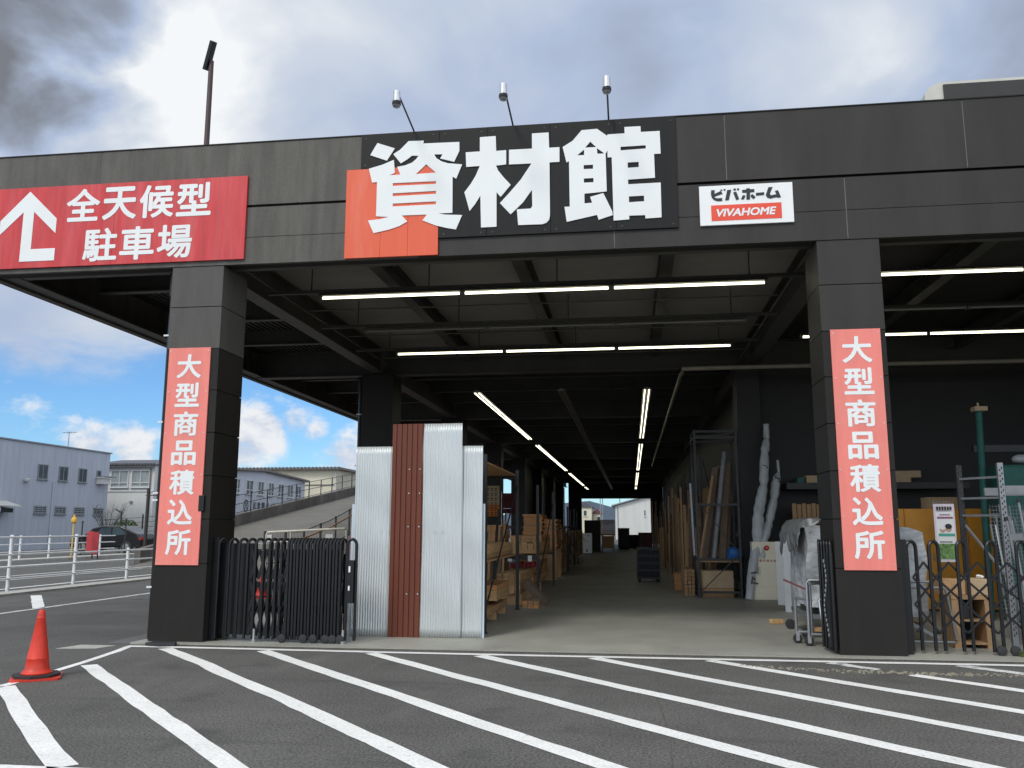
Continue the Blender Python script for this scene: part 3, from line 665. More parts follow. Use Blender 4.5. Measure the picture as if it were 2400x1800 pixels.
def pillar_sign(x0, x1, label):
    s = thing('loading_sign', label, 'sign', ((x0 + x1) / 2, YF, 1.05), 'tall red signs on the pillars')
    y0 = YF + 0.012 - 0.022
    B().box(x0, x1, y0, YF + 0.010, 1.045, 4.105).build('sign_board', 'salmon', s)
    mb = B(); cx = (x0 + x1) / 2 + 0.006
    for k, ch in enumerate('大型商品積込所'):
        zc = 3.835 - k * 0.4135
        put_text(mb, ch, cx - 0.185, cx + 0.185, zc - 0.175, zc + 0.175, y0 - 0.003, 0.026)
    mb.build('lettering', 'white_letter', s, fix=False)
    sw = B()
    for x in (x0 + 0.03, x1 - 0.03):
        for k in range(6): sw.box(x - 0.007, x + 0.007, y0 - 0.005, y0 - 0.0005, 1.10 + k * 0.59, 1.114 + k * 0.59)
    sw.build('screw', 'chrome', s)
pillar_sign(-6.548, -5.918, 'tall faded red sign on the pillar between the traffic cone and the packed gate')
pillar_sign(2.612, 3.232, 'tall faded red sign on the pillar between the orange lockers and the hydrant cabinet')

s = thing('store_name_sign', 'small white sign with dark characters above a red bar of white capitals', 'sign', (1.62, YF, 5.583))
B().box(1.008, 2.235, YS, YF - 0.002, 5.583, 6.143).build('sign_board', 'white_board', s, bevel=0.004)
mb = B()
for h in BIBA: mb.prism(h, YS - 0.006, YS - 0.001)
mb.build('lettering', 'logo_black', s)
bar = B().box(1.158, 2.079, YS - 0.004, YS - 0.001, 5.643, 5.863).build('name_bar', 'logo_red', s)
mb = B()
put_text(mb, 'VIVAHOME', 1.228, 2.010, 5.697, 5.808, YS - 0.007, 0.035, 0.22)
mb.build('lettering', 'white_letter', bar, fix=False)

# ------------------------------------------------------------------ lamps over the sign
def spot(x, label):
    zt = 7.22; s = thing('sign_spotlight', label, 'spotlight', (x, YF + 0.2, zt), 'spotlights over the big black sign')
    B().path([(x, YF + 0.25, zt + 0.0), (x, YF + 0.02, zt + 0.05), (x, 10.62, zt + 0.16)], 0.013, 8).build('arm', 'steel', s, smooth=True)
    B().lathe([(0.030, 0.215), (0.046, 0.20), (0.052, 0.06), (0.052, 0.055)], (x, 10.55, zt - 0.045), 16).build('lamp_housing', 'chrome', s, smooth=True)
    B().lathe([(0.056, 0.0), (0.062, 0.02), (0.058, 0.054)], (x, 10.55, zt - 0.045), 16).build('collar', 'gate', s, smooth=True)
    B().lathe([(0.020, -0.035), (0.048, -0.018), (0.055, -0.001)], (x, 10.55, zt - 0.045), 16).build('bulb', 'alu', s, smooth=True)
spot(-3.02, 'slim silver spotlight on an arm above the orange square end of the sign')
spot(-1.565, 'slim silver spotlight on an arm above the middle of the black sign')
spot(-0.20, 'slim silver spotlight on an arm above the third white character of the sign')
s = thing('lamp_post', 'brown lamp post with a tilted flat head rising above the red arrow sign', 'street lamp', (-7.57, 14, 6.16))
B().tube((-7.57, 14, 6.16), (-7.585, 14, 10.14), 0.055, 10, 0.045).build('pole', 'lamp_brown', s, smooth=True)
B().bar((-7.70, 14.03, 9.98), (-7.49, 13.86, 10.45), 0.13, 0.08, (0.9, 0, -0.4)).build('lamp_head', 'gate', s, bevel=0.01)

s = thing('rooftop_unit', 'beige rooftop air conditioning unit with dark louvres behind the fascia', 'air conditioner', (6.6, 14.6, 6.9))
mb = B().prism([(4.93, 6.9), (4.93, 8.60), (5.02, 8.72), (5.17, 8.80), (9.2, 8.80), (9.2, 6.9)], 14.02, 15.6)
mb.build('casing', 'hvac', s)
B().box(5.22, 9.1, 13.99, 14.02, 7.1, 8.74).build('louvre', 'hvac_dark', s)
mb = B()
for k, xx in enumerate((5.7, 6.6, 7.5, 8.4)):
    mb.lathe([(0.36, 0), (0.38, 0.05), (0.30, 0.10), (0.12, 0.12)], (xx, 14.6, 8.80), 20)
mb.build('fan_cowl', 'hvac', s, smooth=True)
B().box(4.93, 9.2, 14.0, 15.6, 6.16, 6.9).build('unit_base', 'steel', s)

# ------------------------------------------------------------------ fluorescent lights
def light_x(x0, x1, y, z, lit, label, group):
    s = thing('ceiling_light', label, 'ceiling light', ((x0 + x1) / 2, y, z), group)
    B().prism([(y - 0.10, z + 0.05), (y - 0.03, z + 0.11), (y + 0.03, z + 0.11), (y + 0.10, z + 0.05), (y + 0.03, z + 0.075), (y - 0.03, z + 0.075)], x0 - 0.05, x1 + 0.05, 'x').build('lamp_housing', 'fixture', s)
    B().tube((x0, y, z + 0.035), (x1, y, z + 0.035), 0.021, 8).build('tube', 'tube' if lit else 'tube_off', s, smooth=True)
    for e in (x0 - 0.045, x1 + 0.005): B().box(e, e + 0.04, y - 0.02, y + 0.02, z, z + 0.075).build('lamp_holder', 'fixture', s)
    return s
pos3 = ('at the end toward the arrow sign', 'in the middle of its row', 'at the end toward the white sign')
for y, lit, nm in ((13.35, True, 'lit fluorescent tube of the front row, '), (15.85, False, 'unlit fluorescent tube of the dark second row, '), (18.1, True, 'lit fluorescent tube of the third row, ')):
    for k in range(3):
        a = -5.0 + k * 2.405
        light_x(a, a + 2.31, y, 5.28, lit, nm + pos3[k], 'fluorescent lights across the front bay')
for y, lit, nm, n in ((13.15, True, 'bright front tube high over the orange lockers bay, ', 1), (15.4, False, 'unlit tube over the orange lockers bay, ', 2), (17.45, True, 'lit rear tube over the orange lockers bay, ', 3)):
    for k in range(n):
        a = 3.45 + k * 2.405 + (0 if y < 17 else 0.02)
        light_x(a, a + 2.33, y, 5.28, lit, nm + ('first from the pillar' if k == 0 else 'second from the pillar' if k == 1 else 'third from the pillar'), 'fluorescent lights over the locker bay')
def light_y(x, y0, lit, label, group, double):
    z = 5.0
    s = thing('ceiling_light', label, 'ceiling light', (x, y0, z), group)
    B().prism([(x - 0.11, z + 0.05), (x - 0.03, z + 0.11), (x + 0.03, z + 0.11), (x + 0.11, z + 0.05)], y0 - 0.05, y0 + 2.40, 'y').build('lamp_housing', 'fixture', s)
    for d in ((-0.055, 0.055) if double else (0,)):
        B().tube((x + d, y0, z + 0.028), (x + d, y0 + 2.33, z + 0.028), 0.0115, 6).build('tube', 'tube' if lit else 'tube_off', s, smooth=True)
    return s
for x, lit, lb in ((-3.95, True, 'lit twin tube light in the long row over the lumber side of the hall'), (0.467, True, 'lit twin tube light in the long row over the dark trolley side of the hall'), (-1.72, False, 'unlit tube light in the dark row between the two lit rows of the hall')):
    first = light_y(x, 20.9 + 1.15, lit, lb, 'fluorescent rows running into the hall', True)
    for k in range(1, 24):
        if k % 8 == 5 and lit: continue
        dup(first, (0, k * 2.47, 0))

# ------------------------------------------------------------------ corrugated sheets
def wave_sheet(x0, x1, y, h, pitch=0.038, amp=0.0060, lean=0.03):
    m = B(); n = max(2, int((x1 - x0) / pitch * 8)); cols = []
    for i in range(n + 1):
        x = x0 + (x1 - x0) * i / n; cols.append((x, y + amp * math.sin(2 * math.pi * (x - x0) / pitch) + 0.004 * math.sin(5 * x + y * 9)))
    nz = 24; f0 = x0 * 7
    v = [(x, yy + lean * k / nz + 0.006 * math.sin(k * 0.35 + f0) + 0.003 * math.sin(k * 0.9 + x * 6 + f0), 0.022 + h * k / nz) for k in range(nz + 1) for x, yy in cols]; N = n + 1
    m.add(v, [(k*N + i, k*N + i + 1, (k+1)*N + i + 1, (k+1)*N + i) for k in range(nz) for i in range(n)])
    return m
def screws(parent, pts):
    m = B()
    for p in pts: m.lathe([(0.012, 0), (0.012, 0.004), (0.006, 0.008)], (0, 0, 0), 8); m.v[-24:] = [(p[0] + a, p[1] - c, p[2] + b) for a, b, c in m.v[-24:]]
    m.build('screw', 'chrome', parent)
gs = 'corrugated sheets standing at the entrance'
def sheet(x0, x1, y, h, label):
    s = thing('corrugated_sheet', label, 'metal sheet', ((x0 + x1) / 2, y, 0.022), gs)
    wave_sheet(x0, x1, y, h).build('sheet', 'galv', s, smooth=True, fix=False, solid=0.001)
    return s
s = sheet(-4.03, -3.43, 12.375, 2.72, 'shorter silver corrugated sheet beside the folded black gate')
screws(s, [(-3.62 + a, 12.38, z) for a, z in ((0, 1.5), (0.12, 1.5))])
s = sheet(-3.03, -2.425, 12.360, 3.05, 'tallest silver corrugated sheet, directly beside the brown one')
screws(s, [(-2.80, 12.365, 1.5), (-2.70, 12.365, 1.5)])
sheet(-2.62, -2.125, 12.392, 2.72, 'shorter silver corrugated sheet on the lumber side, half behind a tall one')
s = thing('ribbed_sheet', 'tall brown ribbed metal sheet between the silver corrugated sheets', 'metal sheet', (-3.24, 12.36, 0.022), gs)
m = B(); prof = []; x = -3.475
for k in range(6):
    a = -3.475 + k * 0.0785
    prof += [(a, 0), (a + 0.058, 0), (a + 0.062, 0.016), (a + 0.0745, 0.016)]
prof += [(-3.475 + 6 * 0.0785, 0)]
nz = 4; N = len(prof); h = 3.05
m.add([(px, 12.345 + py + 0.03 * k / nz, 0.022 + h * k / nz) for k in range(nz + 1) for px, py in prof], [(k*N + i, k*N + i + 1, (k+1)*N + i + 1, (k+1)*N + i) for k in range(nz) for i in range(N - 1)])
m.build('sheet', 'brown_sheet', s, fix=False, solid=0.001)
screws(s, [(x, 12.345 + 0.03 * z / 3.05 - 0.004, z) for z in (2.40, 2.05, 1.57, 0.62) for x in (-3.21, -3.05)])
s = thing('display_stand', 'pale blue upright stand just showing at both edges behind the corrugated sheets', 'stand', (-3.1, 12.47, 0.022))
for x in (-4.068, -2.116): B().bar((x, 12.43, 0.022), (x, 12.47, 1.90), 0.04, 0.03).build('upright', 'pale_blue', s)
for z in (1.0, 1.8): B().box(-4.04, -2.14, 12.445, 12.475, z, z + 0.05).build('rail', 'pale_blue', s)

# ------------------------------------------------------------------ folding gates
def hoop(cx, y, w, h, ang, r=0.019, n=8):
    c, sn = math.cos(ang), math.sin(ang); pts = []
    rad = w / 2
    pts.append((-rad, 0.06)); pts.append((-rad, h - rad * 1.35))
    for k in range(1, n): 
        t = math.pi - math.pi * k / n; pts.append((rad * math.cos(t), h - rad * 1.35 + rad * 1.35 * math.sin(t)))
    pts.append((rad, h - rad * 1.35)); pts.append((rad, 0.06))
    return B().path([(cx + p[0] * c, y + p[0] * sn, p[1]) for p in pts], r, 8)
def caster(mb, x, y, r=0.05):
    o = len(mb.v)
    mb.lathe([(r * 0.5, -0.028), (r * 0.9, -0.024), (r, -0.014), (r, 0.014), (r * 0.9, 0.024), (r * 0.5, 0.028)], (0, 0, 0), 16)
    for i in range(o, len(mb.v)):
        a, b, c = mb.v[i]; mb.v[i] = (x + a, y + c, 0.022 + r + b)
g1 = thing('folding_gate', 'black folding gate pushed together beside the silver sheets, hoops packed tight', 'gate', (-4.8, 11.6, 0.022), 'black folding gates')
hx = [-5.66, -5.51, -5.36, -5.24, -5.12, -5.01, -4.915, -4.825, -4.745] + [-4.665 + k * 0.0465 for k in range(17)]
for k, x in enumerate(hx):
    wide = k < 9
    hoop(x, 11.62 + 0.008 * (k % 2), 0.125 if wide else 0.105, 1.40, R(48) if wide else R(58), 0.020).build('hoop', 'gate', g1, smooth=True)
hoop(-3.79, 11.60, 0.125, 1.40, R(8), 0.022).build('hoop', 'gate', g1, smooth=True)
def lattice(mb, xa, xb, y, zs, r=0.011, dz=0.26):
    for z in zs:
        mb.bar((xa, y, z), (xb, y, z + dz), 0.042, 0.010, (0, 1, 0)); mb.bar((xa, y + 0.014, z + dz), (xb, y + 0.014, z), 0.042, 0.010, (0, 1, 0))
mb = B()
for a, b in zip(hx, hx[1:]):
    if b < -5.2: continue
    if b - a > 0.09: lattice(mb, a, b, 11.60, (0.10, 0.42, 0.86), dz=0.40)
    else: lattice(mb, a, b, 11.60, (0.10, 0.42, 0.86), dz=0.40)
mb.build('lattice', 'gate', g1)
mb = B()
for x in hx[9:]: mb.box(x - 0.014, x + 0.014, 11.672, 11.70, 0.40, 1.20)
mb.build('slat_stack', 'gate', g1)
for x in (-4.72, -4.42, -4.28, -4.11, -4.01, -3.90):
    mb = B(); caster(mb, x, 11.54, 0.058); mb.build('caster', 'rubber', g1, smooth=True)
for x in (-5.12, -3.865):
    mb = B(); mb.tube((x, 11.54, 0.03), (x, 11.54, 0.20), 0.017, 10); mb.lathe([(0.03, 0), (0.033, 0.03), (0.02, 0.04)], (x, 11.54, 0.022), 12); mb.build('foot_bolt', 'chrome', g1, smooth=True)
B().box(-3.835, -3.745, 11.55, 11.60, 0.55, 1.12).build('lock_plate', 'gate', g1)
B().box(-3.812, -3.79, 11.538, 11.552, 0.96, 1.04).box(-3.812, -3.792, 11.538, 11.552, 0.72, 0.78).build('latch', 'rail_white', g1)
B().box(-5.79, -5.71, 11.58, 11.66, 0.022, 1.42).build('post', 'gate', g1)
for a, b in ((-5.72, -5.575), (-5.57, -5.425), (-5.42, -5.27), (-5.265, -5.19)): B().box(a, b, 11.675, 11.685, 0.10, 1.34).build('slat', 'gate', g1)

g2 = thing('folding_gate', 'black folding gate pulled open in front of the orange lockers', 'gate', (4.2, 11.7, 0.022), 'black folding gates')
hx2 = [3.50, 3.77, 4.10, 4.45, 4.80, 5.14, 5.50, 5.86]
for k, x in enumerate(hx2):
    hoop(x, 11.70, 0.125, 1.395, R(14), 0.023).build('hoop', 'gate', g2, smooth=True)
mb = B()
for a, b in zip(hx2, hx2[1:]):
    mid = (a + b) / 2
    for z0, z1 in ((0.62, 0.95), (0.28, 0.62)):
        mb.bar((a, 11.69, z0), (b, 11.69, z1), 0.026, 0.010, (0, 1, 0)); mb.bar((a, 11.705, z1), (b, 11.705, z0), 0.026, 0.010, (0, 1, 0))
    mb.bar((a, 11.69, 0.95), (mid, 11.69, 1.14), 0.026, 0.010, (0, 1, 0)); mb.bar((mid, 11.705, 1.14), (b, 11.705, 0.95), 0.026, 0.010, (0, 1, 0))
mb.build('lattice', 'gate', g2)
for x in (4.46, 4.62, 5.5):
    mb = B(); caster(mb, x, 11.66, 0.06); mb.build('caster', 'rubber', g2, smooth=True)
B().box(3.33, 3.42, 11.6, 11.72, 0.022, 1.42).build('post', 'gate', g2)
g3 = thing('folding_gate', 'black folding gate stacked flat on the side of a pillar with a chain', 'gate', (2.42, 11.75, 0.022), 'black folding gates')
for k in range(5):
    hoop(2.475 - 0.012 * k, 11.50 + 0.11 * k, 0.09, 1.40, R(75), 0.018).build('hoop', 'gate', g3, smooth=True)
B().box(2.42, 2.50, 11.50, 11.56, 0.10, 1.25).build('slat_stack', 'gate', g3)
B().box(2.455, 2.475, 11.485, 11.50, 0.62, 0.74).build('latch', 'alu', g3)
mb = B(); 
for k in range(16):
    z = 1.15 - 0.06 * k; mb.lathe([(0.006, -0.022), (0.010, 0), (0.006, 0.022)], (2.385 + 0.018 * math.sin(k * 0.5), 11.50, z), 6)
mb.build('chain', 'grey_paint', g3)

# ------------------------------------------------------------------ traffic cones
def cone(x, y, label, h=0.70, group=None):
    s = thing('traffic_cone', label, 'traffic cone', (x, y, 0), group)
    B().lathe([(0.150, 0.052), (0.152, 0.062), (0.128, 0.085), (0.118, 0.10), (0.105, 0.20), (0.107, 0.205), (0.104, 0.21), (0.042, h - 0.09), (0.044, h - 0.085), (0.041, h - 0.08), (0.040, h - 0.06), (0.034, h - 0.02), (0.026, h - 0.004), (0.018, h - 0.003), (0.016, h - 0.03)], (x, y, 0), 28).build('cone_body', 'cone', s, smooth=True)
    m = B()
    for z0, z1, w in ((0.0, 0.022, 0.235),):
        pts = []
        for k in range(4):
            for j in range(4):
                a = R(90 * k + 90 * j / 3) ; cx, cy = (w - 0.05) * (1, -1, -1, 1)[k], (w - 0.05) * (1, 1, -1, -1)[k]
                pts.append((cx + 0.05 * math.cos(a), cy + 0.05 * math.sin(a)))
        c, sn = math.cos(R(32)), math.sin(R(32))
        m.prism([(x + p[0] * c - p[1] * sn, y + p[0] * sn + p[1] * c) for p in pts], z0 + 0.001, z1, 'z')
    m.build('base', 'cone', s)
    m = B(); w = 0.225; pts = []
    for k in range(8):
        a = R(22.5 + 45 * k); pts.append((x + w * math.cos(a) * 1.04, y + w * math.sin(a) * 1.04))
    m.prism(pts, 0.024, 0.050, 'z', [[(x + 0.118 * math.cos(R(30 * k)), y + 0.118 * math.sin(R(30 * k))) for k in range(12)]])
    m.build('weight_ring', 'rubber', s)
cone(-6.215, 8.66, 'red traffic cone with a black weight ring on the white edge line')
cone(-8.52, 18.75, 'red traffic cone seen through the packed gate, nearer the pillar', 0.62)
cone(-8.22, 18.85, 'red traffic cone seen through the packed gate, nearer the silver sheets', 0.62)

# ------------------------------------------------------------------ goods inside the hall, left side
FZ = 0.022
def lumber_stack(x0, x1, y0, y1, z0, rows_, cols_, m, name, label, cat='lumber', group=None, gap=0.004, mix=None):
    s = thing(name, label, cat, ((x0 + x1) / 2, (y0 + y1) / 2, z0), group)
    rnd = random.Random(int((x0 + 20) * 100 + y0 * 7)); w = (x1 - x0) / cols_; mbs = [B(), B()]; z = z0
    hh = rows_[1] / rows_[0]
    for r in range(rows_[0]):
        for c in range(cols_):
            mbs[rnd.random() < 0.35].box(x0 + c * w + gap, x0 + (c + 1) * w - gap, y0 + rnd.uniform(0, .05), y1 - rnd.uniform(0, .05), z0 + r * hh + 0.002, z0 + (r + 1) * hh - 0.002)
    mbs[0].build('boards', m, s); mbs[1].build('boards', mix or m, s)
    return s
# steel shelving along the left side, first unit
def shelf_unit(x0, x1, y0, y1, h, levels, label, group=None, m='rack_dark', brace=True):
    s = thing('storage_rack', label, 'storage rack', ((x0 + x1) / 2, (y0 + y1) / 2, FZ), group)
    for x in (x0, x1):
        for y in (y0, y1):
            B().box(x - 0.03, x + 0.03, y - 0.03, y + 0.03, FZ, h).box(x - 0.05, x + 0.05, y - 0.06, y + 0.06, FZ, FZ + 0.012).build('upright', m, s)
    for z in levels:
        for y in (y0, y1): B().box(x0 + 0.03, x1 - 0.03, y - 0.02, y + 0.02, z - 0.09, z).build('shelf_beam', m, s)
        B().box(x0 + 0.031, x1 - 0.031, y0 + 0.021, y1 - 0.021, z - 0.03, z - 0.004).build('shelf_board', 'wood_d', s)
    if brace:
        for x in (x0, x1): B().bar((x, y0, 0.3), (x, y1, h - 0.3), 0.02, 0.03).build('brace', m, s)
    return s
shelf_unit(-3.85, -2.18, 12.95, 16.72, 2.66, (1.06, 2.58), 'dark steel rack of lumber just inside the entrance behind the silver sheets', 'racks along the lumber side')
lumber_stack(-3.6, -2.28, 13.2, 16.66, 1.065, (3, 0.22), 6, 'wood_d', 'lumber_stack', 'long dark boards lying on the shelf of the first lumber rack', mix='wood')
lumber_stack(-2.95, -2.32, 13.55, 16.3, FZ + 0.12, (1, 0.11), 3, 'wood', 'timber_bundle', 'heavy squared beams low on the floor at the sheet edge', mix='wood_d')
for y, lb in ((13.8, 'front'), (14.9, 'middle'), (16.0, 'rear')):
    tag(B().box(-3.0, -2.3, y - 0.05, y + 0.05, FZ, FZ + 0.115).build('timber_bearer', 'wood_d'), lb + ' wooden bearer under the squared beams at the sheet edge', 'bearer', 'bearers under the squared beams')
lumber_stack(-2.72, -2.24, 17.6, 22.8, 0.24, (5, 0.40), 4, 'wood_d', 'lumber_stack', 'stack of long dark boards on the floor past the first lumber rack', mix='wood')
for y, lb in ((17.8, 'front'), (19.5, 'middle'), (21.5, 'rear')):
    tag(B().box(-2.74, -2.22, y - 0.05, y + 0.05, FZ, 0.235).build('timber_bearer', 'wood_d'), lb + ' bearer under the stack of dark boards past the first lumber rack', 'bearer', 'bearers under the dark boards')
lumber_stack(-2.12, -1.80, 16.95, 17.4, FZ, (2, 0.14), 3, 'ply', 'offcut_bundle', 'small bundle of reddish offcuts on the floor at the aisle edge', mix='wood_d')
s = thing('board_trestle', 'thin boards leaning like a tent on the floor by the offcuts', 'boards', (-1.95, 17.9, FZ))
B().bar((-2.15, 17.7, 0.45), (-1.72, 17.6, FZ + 0.02), 0.04, 0.16).bar((-2.12, 17.9, 0.45), (-1.72, 17.85, FZ + 0.02), 0.04, 0.16).build('boards', 'wood_vd', s)
s = thing('lumber_crate', 'pale open crate of short timber on the second lumber rack', 'crate', (-2.45, 20.1, 0.95))
mb = B()
for k in range(4): mb.box(-2.62 + k * 0.14, -2.49 + k * 0.14, 19.7, 20.7, 1.02, 1.20 + 0.03 * (k % 2))
mb.build('boards', 'wood', s)
B().box(-2.66, -2.08, 19.68, 19.71, 0.98, 1.06).box(-2.66, -2.60, 19.66, 19.70, 0.95, 1.32).box(-2.14, -2.08, 19.66, 19.70, 0.80, 1.24).build('crate_side', 'wood', s)
shelf_unit(-5.55, -2.08, 19.5, 23.4, 2.5, (0.94,), 'dark steel rack carrying the pale timber crate', 'racks along the lumber side')
s = thing('red_goods_box', 'row of small red cartons under the shelf of the second lumber rack', 'cartons', (-2.4, 21, 0.4))
mb = B()
for k in range(7): mb.box(-2.86 + 0.10 * k, -2.78 + 0.10 * k, 20.6, 20.9, 0.55, 0.72 + 0.02 * (k % 3))
mb.build('carton', 'red_box', s)
s = thing('hanging_sheets', 'dark grey sheet goods hanging beneath the shelf of the first lumber rack', 'sheet goods', (-3.0, 14.7, 0.3))
mb = B()
for k in range(8): mb.box(-3.5 + k * 0.11, -3.43 + k * 0.11, 14.9, 15.6, 0.30, 0.92 - 0.03 * (k % 3))
mb.build('sheets', 'curtain', s)
tag(B().box(-2.62, -2.54, 14.565, 14.575, 0.88, 1.03).build('price_tag', 'white_board'), 'small white price tag hanging from the shelf of the first lumber rack', 'price tag')
# stacks of plywood farther in
def ply_stack(x0, x1, y0, y1, z0, z1, label, m='ply', n=14):
    s = thing('plywood_stack', label, 'plywood', ((x0 + x1) / 2, (y0 + y1) / 2, FZ), 'plywood stacks along the lumber side')
    mb, md = B(), B(); rnd = random.Random(int(y0 * 10)); h = (z1 - z0) / n
    for k in range(n):
        d = rnd.uniform(-.025, .025); (md if k % 5 == 4 else mb).box(x0 + d, x1 + d, y0 + d, y1, z0 + k * h, z0 + (k + 1) * h - 0.006)
    mb.build('boards', m, s); md.build('boards', 'wood_d', s)
    for y in (y0 + 0.15, y1 - 0.15): B().box(x0, x1, y - 0.05, y + 0.05, FZ, z0 - 0.004).build('bearer', 'wood_d', s)
ply_stack(-3.20, -2.64, 25.9, 27.6, 0.95, 1.95, 'orange brown plywood stack nearest the entrance, beside the pale crate')
ply_stack(-2.60, -2.22, 26.0, 27.8, 0.93, 1.80, 'orange brown plywood stack at the aisle edge behind the pale crate')
ply_stack(-3.3, -2.3, 29.0, 31.0, 0.5, 1.62, 'dull plywood stack deep in the row past the orange ones', 'wood_d')
ply_stack(-3.9, -3.2, 21.5, 23.0, 1.0, 1.62, 'orange plywood stack under the cream banner', 'ply')
shelf_unit(-5.4, -2.3, 31.8, 35.4, 2.3, (0.9, 1.6), 'third dark rack from the entrance on the lumber side, past the plywood', 'racks along the lumber side')
lumber_stack(-3.3, -2.4, 31.9, 35.3, 0.905, (3, 0.3), 6, 'wood_d', 'lumber_stack', 'boards on the shelf of the third lumber rack', mix='wood')
shelf_unit(-5.4, -2.6, 37.5, 42.0, 2.3, (0.9, 1.6), 'fourth dark rack from the entrance on the lumber side', 'racks along the lumber side')
lumber_stack(-3.5, -2.7, 37.6, 41.8, 0.905, (3, 0.32), 6, 'wood_d', 'lumber_stack', 'boards on the shelf of the fourth lumber rack', mix='wood')
s = thing('round_post_pile', 'pile of round posts leaning in the fourth lumber rack', 'posts', (-2.5, 36.5, FZ))
mb = B(); random.seed(4)
for k in range(7): mb.tube((-2.75 + k * 0.09, 36.3, FZ + 0.0), (-2.95 + k * 0.09, 37.2, 1.2 + 0.06 * (k % 3)), 0.035, 8)
mb.build('posts', 'wood_vd', s, smooth=True)
for k, (x0, x1, ya, yb, n, h, m, lb) in enumerate((
    (-3.05, -2.45, 23.6, 25.6, 6, 0.55, 'wood', 'pale lumber stack on the floor between the dark boards and the plywood'),
    (-2.95, -2.35, 28.2, 31.5, 5, 0.42, 'wood_d', 'low lumber stack at the aisle edge beyond the plywood'),
    (-3.1, -2.5, 32.0, 35.2, 7, 0.70, 'ply', 'reddish lumber stack on the floor under the third rack'),
    (-3.2, -2.6, 43.0, 47.0, 10, 1.25, 'wood', 'tall pale lumber stack shortly before the white cabinet'))):
    lumber_stack(x0, x1, ya, yb, FZ + 0.12, (n, h), 4, m, 'lumber_stack', lb, mix='wood_d')
lumber_stack(-3.3, -2.3, 14.9, 16.5, FZ + 0.30, (3, 0.26), 5, 'wood', 'lumber_stack', 'short boards low inside the first lumber rack', mix='ply')
for k, (x, y, z) in enumerate(((-2.30, 19.46, 0.86), (-2.75, 19.46, 0.86), (-2.45, 31.75, 0.82), (-2.9, 37.45, 0.83))):
    tag(B().box(x, x + 0.09, y - 0.012, y - 0.004, z - 0.05, z + 0.08).build('price_tag', 'white_board'), ('white price tag on the beam under the pale crate, at the aisle end', 'white price tag on the beam under the pale crate, farther from the aisle', 'white price tag on the third lumber rack', 'white price tag on the fourth lumber rack')[k], 'price tag', 'price tags on the lumber racks')
lumber_stack(-2.9, -2.15, 20.9, 23.2, 0.945, (5, 0.42), 6, 'wood_d', 'lumber_stack', 'boards stacked on the shelf right behind the pale timber crate', mix='ply')
lumber_stack(-2.75, -2.2, 19.7, 23.2, FZ + 0.30, (3, 0.20), 5, 'wood', 'lumber_stack', 'boards low under the shelf carrying the pale timber crate', mix='wood_d')
# upright boards standing in the first left rack
s = thing('upright_boards', 'upright boards and strips leaning in the rack below the banner', 'boards', (-3.5, 18.6, FZ))
ma, mc, md = B(), B(), B(); random.seed(5)
for k in range(20):
    x = -4.6 + k * 0.10; (ma, mc, md)[k % 3].bar((x, 18.2, FZ), (x + random.uniform(-.05, .1), 18.9, random.uniform(1.35, 1.72)), random.uniform(0.04, 0.08), 0.03)
ma.build('board', 'wood_vd', s); mc.build('board', 'wood_v', s); md.build('board', 'curtain', s)
# banners outside the open left side
def banner(x, y, z0, z1, w, m1, m2, label, zs):
    s = thing('banner_flag', label, 'banner', (x, y, 0), 'banners beyond the lumber racks')
    B().tube((x - w/2 - 0.02, y, 0), (x - w/2 - 0.02, y, z1 + 0.1), 0.014, 8).build('pole', 'rail_white', s)
    if z0 < zs: B().box(x - w/2, x + w/2, y - 0.004, y + 0.004, z0, zs - 0.002).build('cloth', m2, s)
    B().box(x - w/2, x + w/2, y - 0.004, y + 0.004, zs + 0.002, z1).build('cloth', m1, s)
    mb = B(); rnd = random.Random(int(w * 100))
    for c in range(3):
        for k in range(6):
            zz = z1 - 0.10 - k * 0.20
            if zz - 0.14 < z0: continue
            xx = x - w/2 + 0.06 + c * (w - 0.10) / 3
            mb.box(xx, xx + w * 0.18, y - 0.008, y - 0.006, zz - 0.03, zz).box(xx + w*0.07, xx + w * 0.11, y - 0.0085, y - 0.0055, zz - 0.14, zz - 0.031).box(xx + 0.01, xx + w*0.16, y - 0.008, y - 0.006, zz - 0.12, zz - 0.10)
    mb.build('lettering', 'poster_dark', s)
banner(-5.75, 36.0, 2.00, 3.27, 0.60, 'banner', 'banner_o', 'cream and orange banner with dark characters seen past the edge of the silver sheet', 2.48)
banner(-5.20, 37.0, 2.14, 3.0, 0.58, 'maroon_cloth', 'maroon_cloth', 'dark maroon banner seen next to the cream one', 2.35)
banner(-4.02, 25.0, 3.15, 3.38, 0.40, 'maroon_cloth', 'maroon_cloth', 'small reddish board hanging high above the cream banner', 3.16)
# deep in the hall
s = thing('white_cabinet', 'white cabinet with small labels standing beside the aisle deep in the hall', 'cabinet', (-2.56, 50.8, FZ))
B().box(-2.86, -2.27, 50.5, 51.3, FZ + 0.06, 1.22).build('body', 'white_sheet', s, bevel=0.01)
B().box(-2.82, -2.31, 50.52, 51.28, FZ, FZ + 0.058).build('plinth', 'poster_dark', s)
mb = B()
for x, z, w in ((-2.55, 1.06, .16), (-2.80, .95, .10), (-2.78, .82, .14), (-2.62, .74, .1)): mb.box(x, x + w, 50.494, 50.499, z, z + 0.03)
mb.build('printing', 'poster_dark', s)
B().box(-2.60, -2.52, 50.490, 50.499, 0.15, 0.30).build('floor_notch', 'poster_dark', s)
s = thing('display_pallet', 'brown slatted pallet crate on a table near the far exit', 'crate', (-1.5, 56, FZ))
mb = B()
for k in range(12): mb.box(-1.95, -1.05, 55.6, 56.4, 1.20 + k * 0.07, 1.255 + k * 0.07)
mb.build('slats', 'wood_d', s)
mb = B().box(-1.95, -1.05, 55.6, 56.4, 1.05, 1.18)
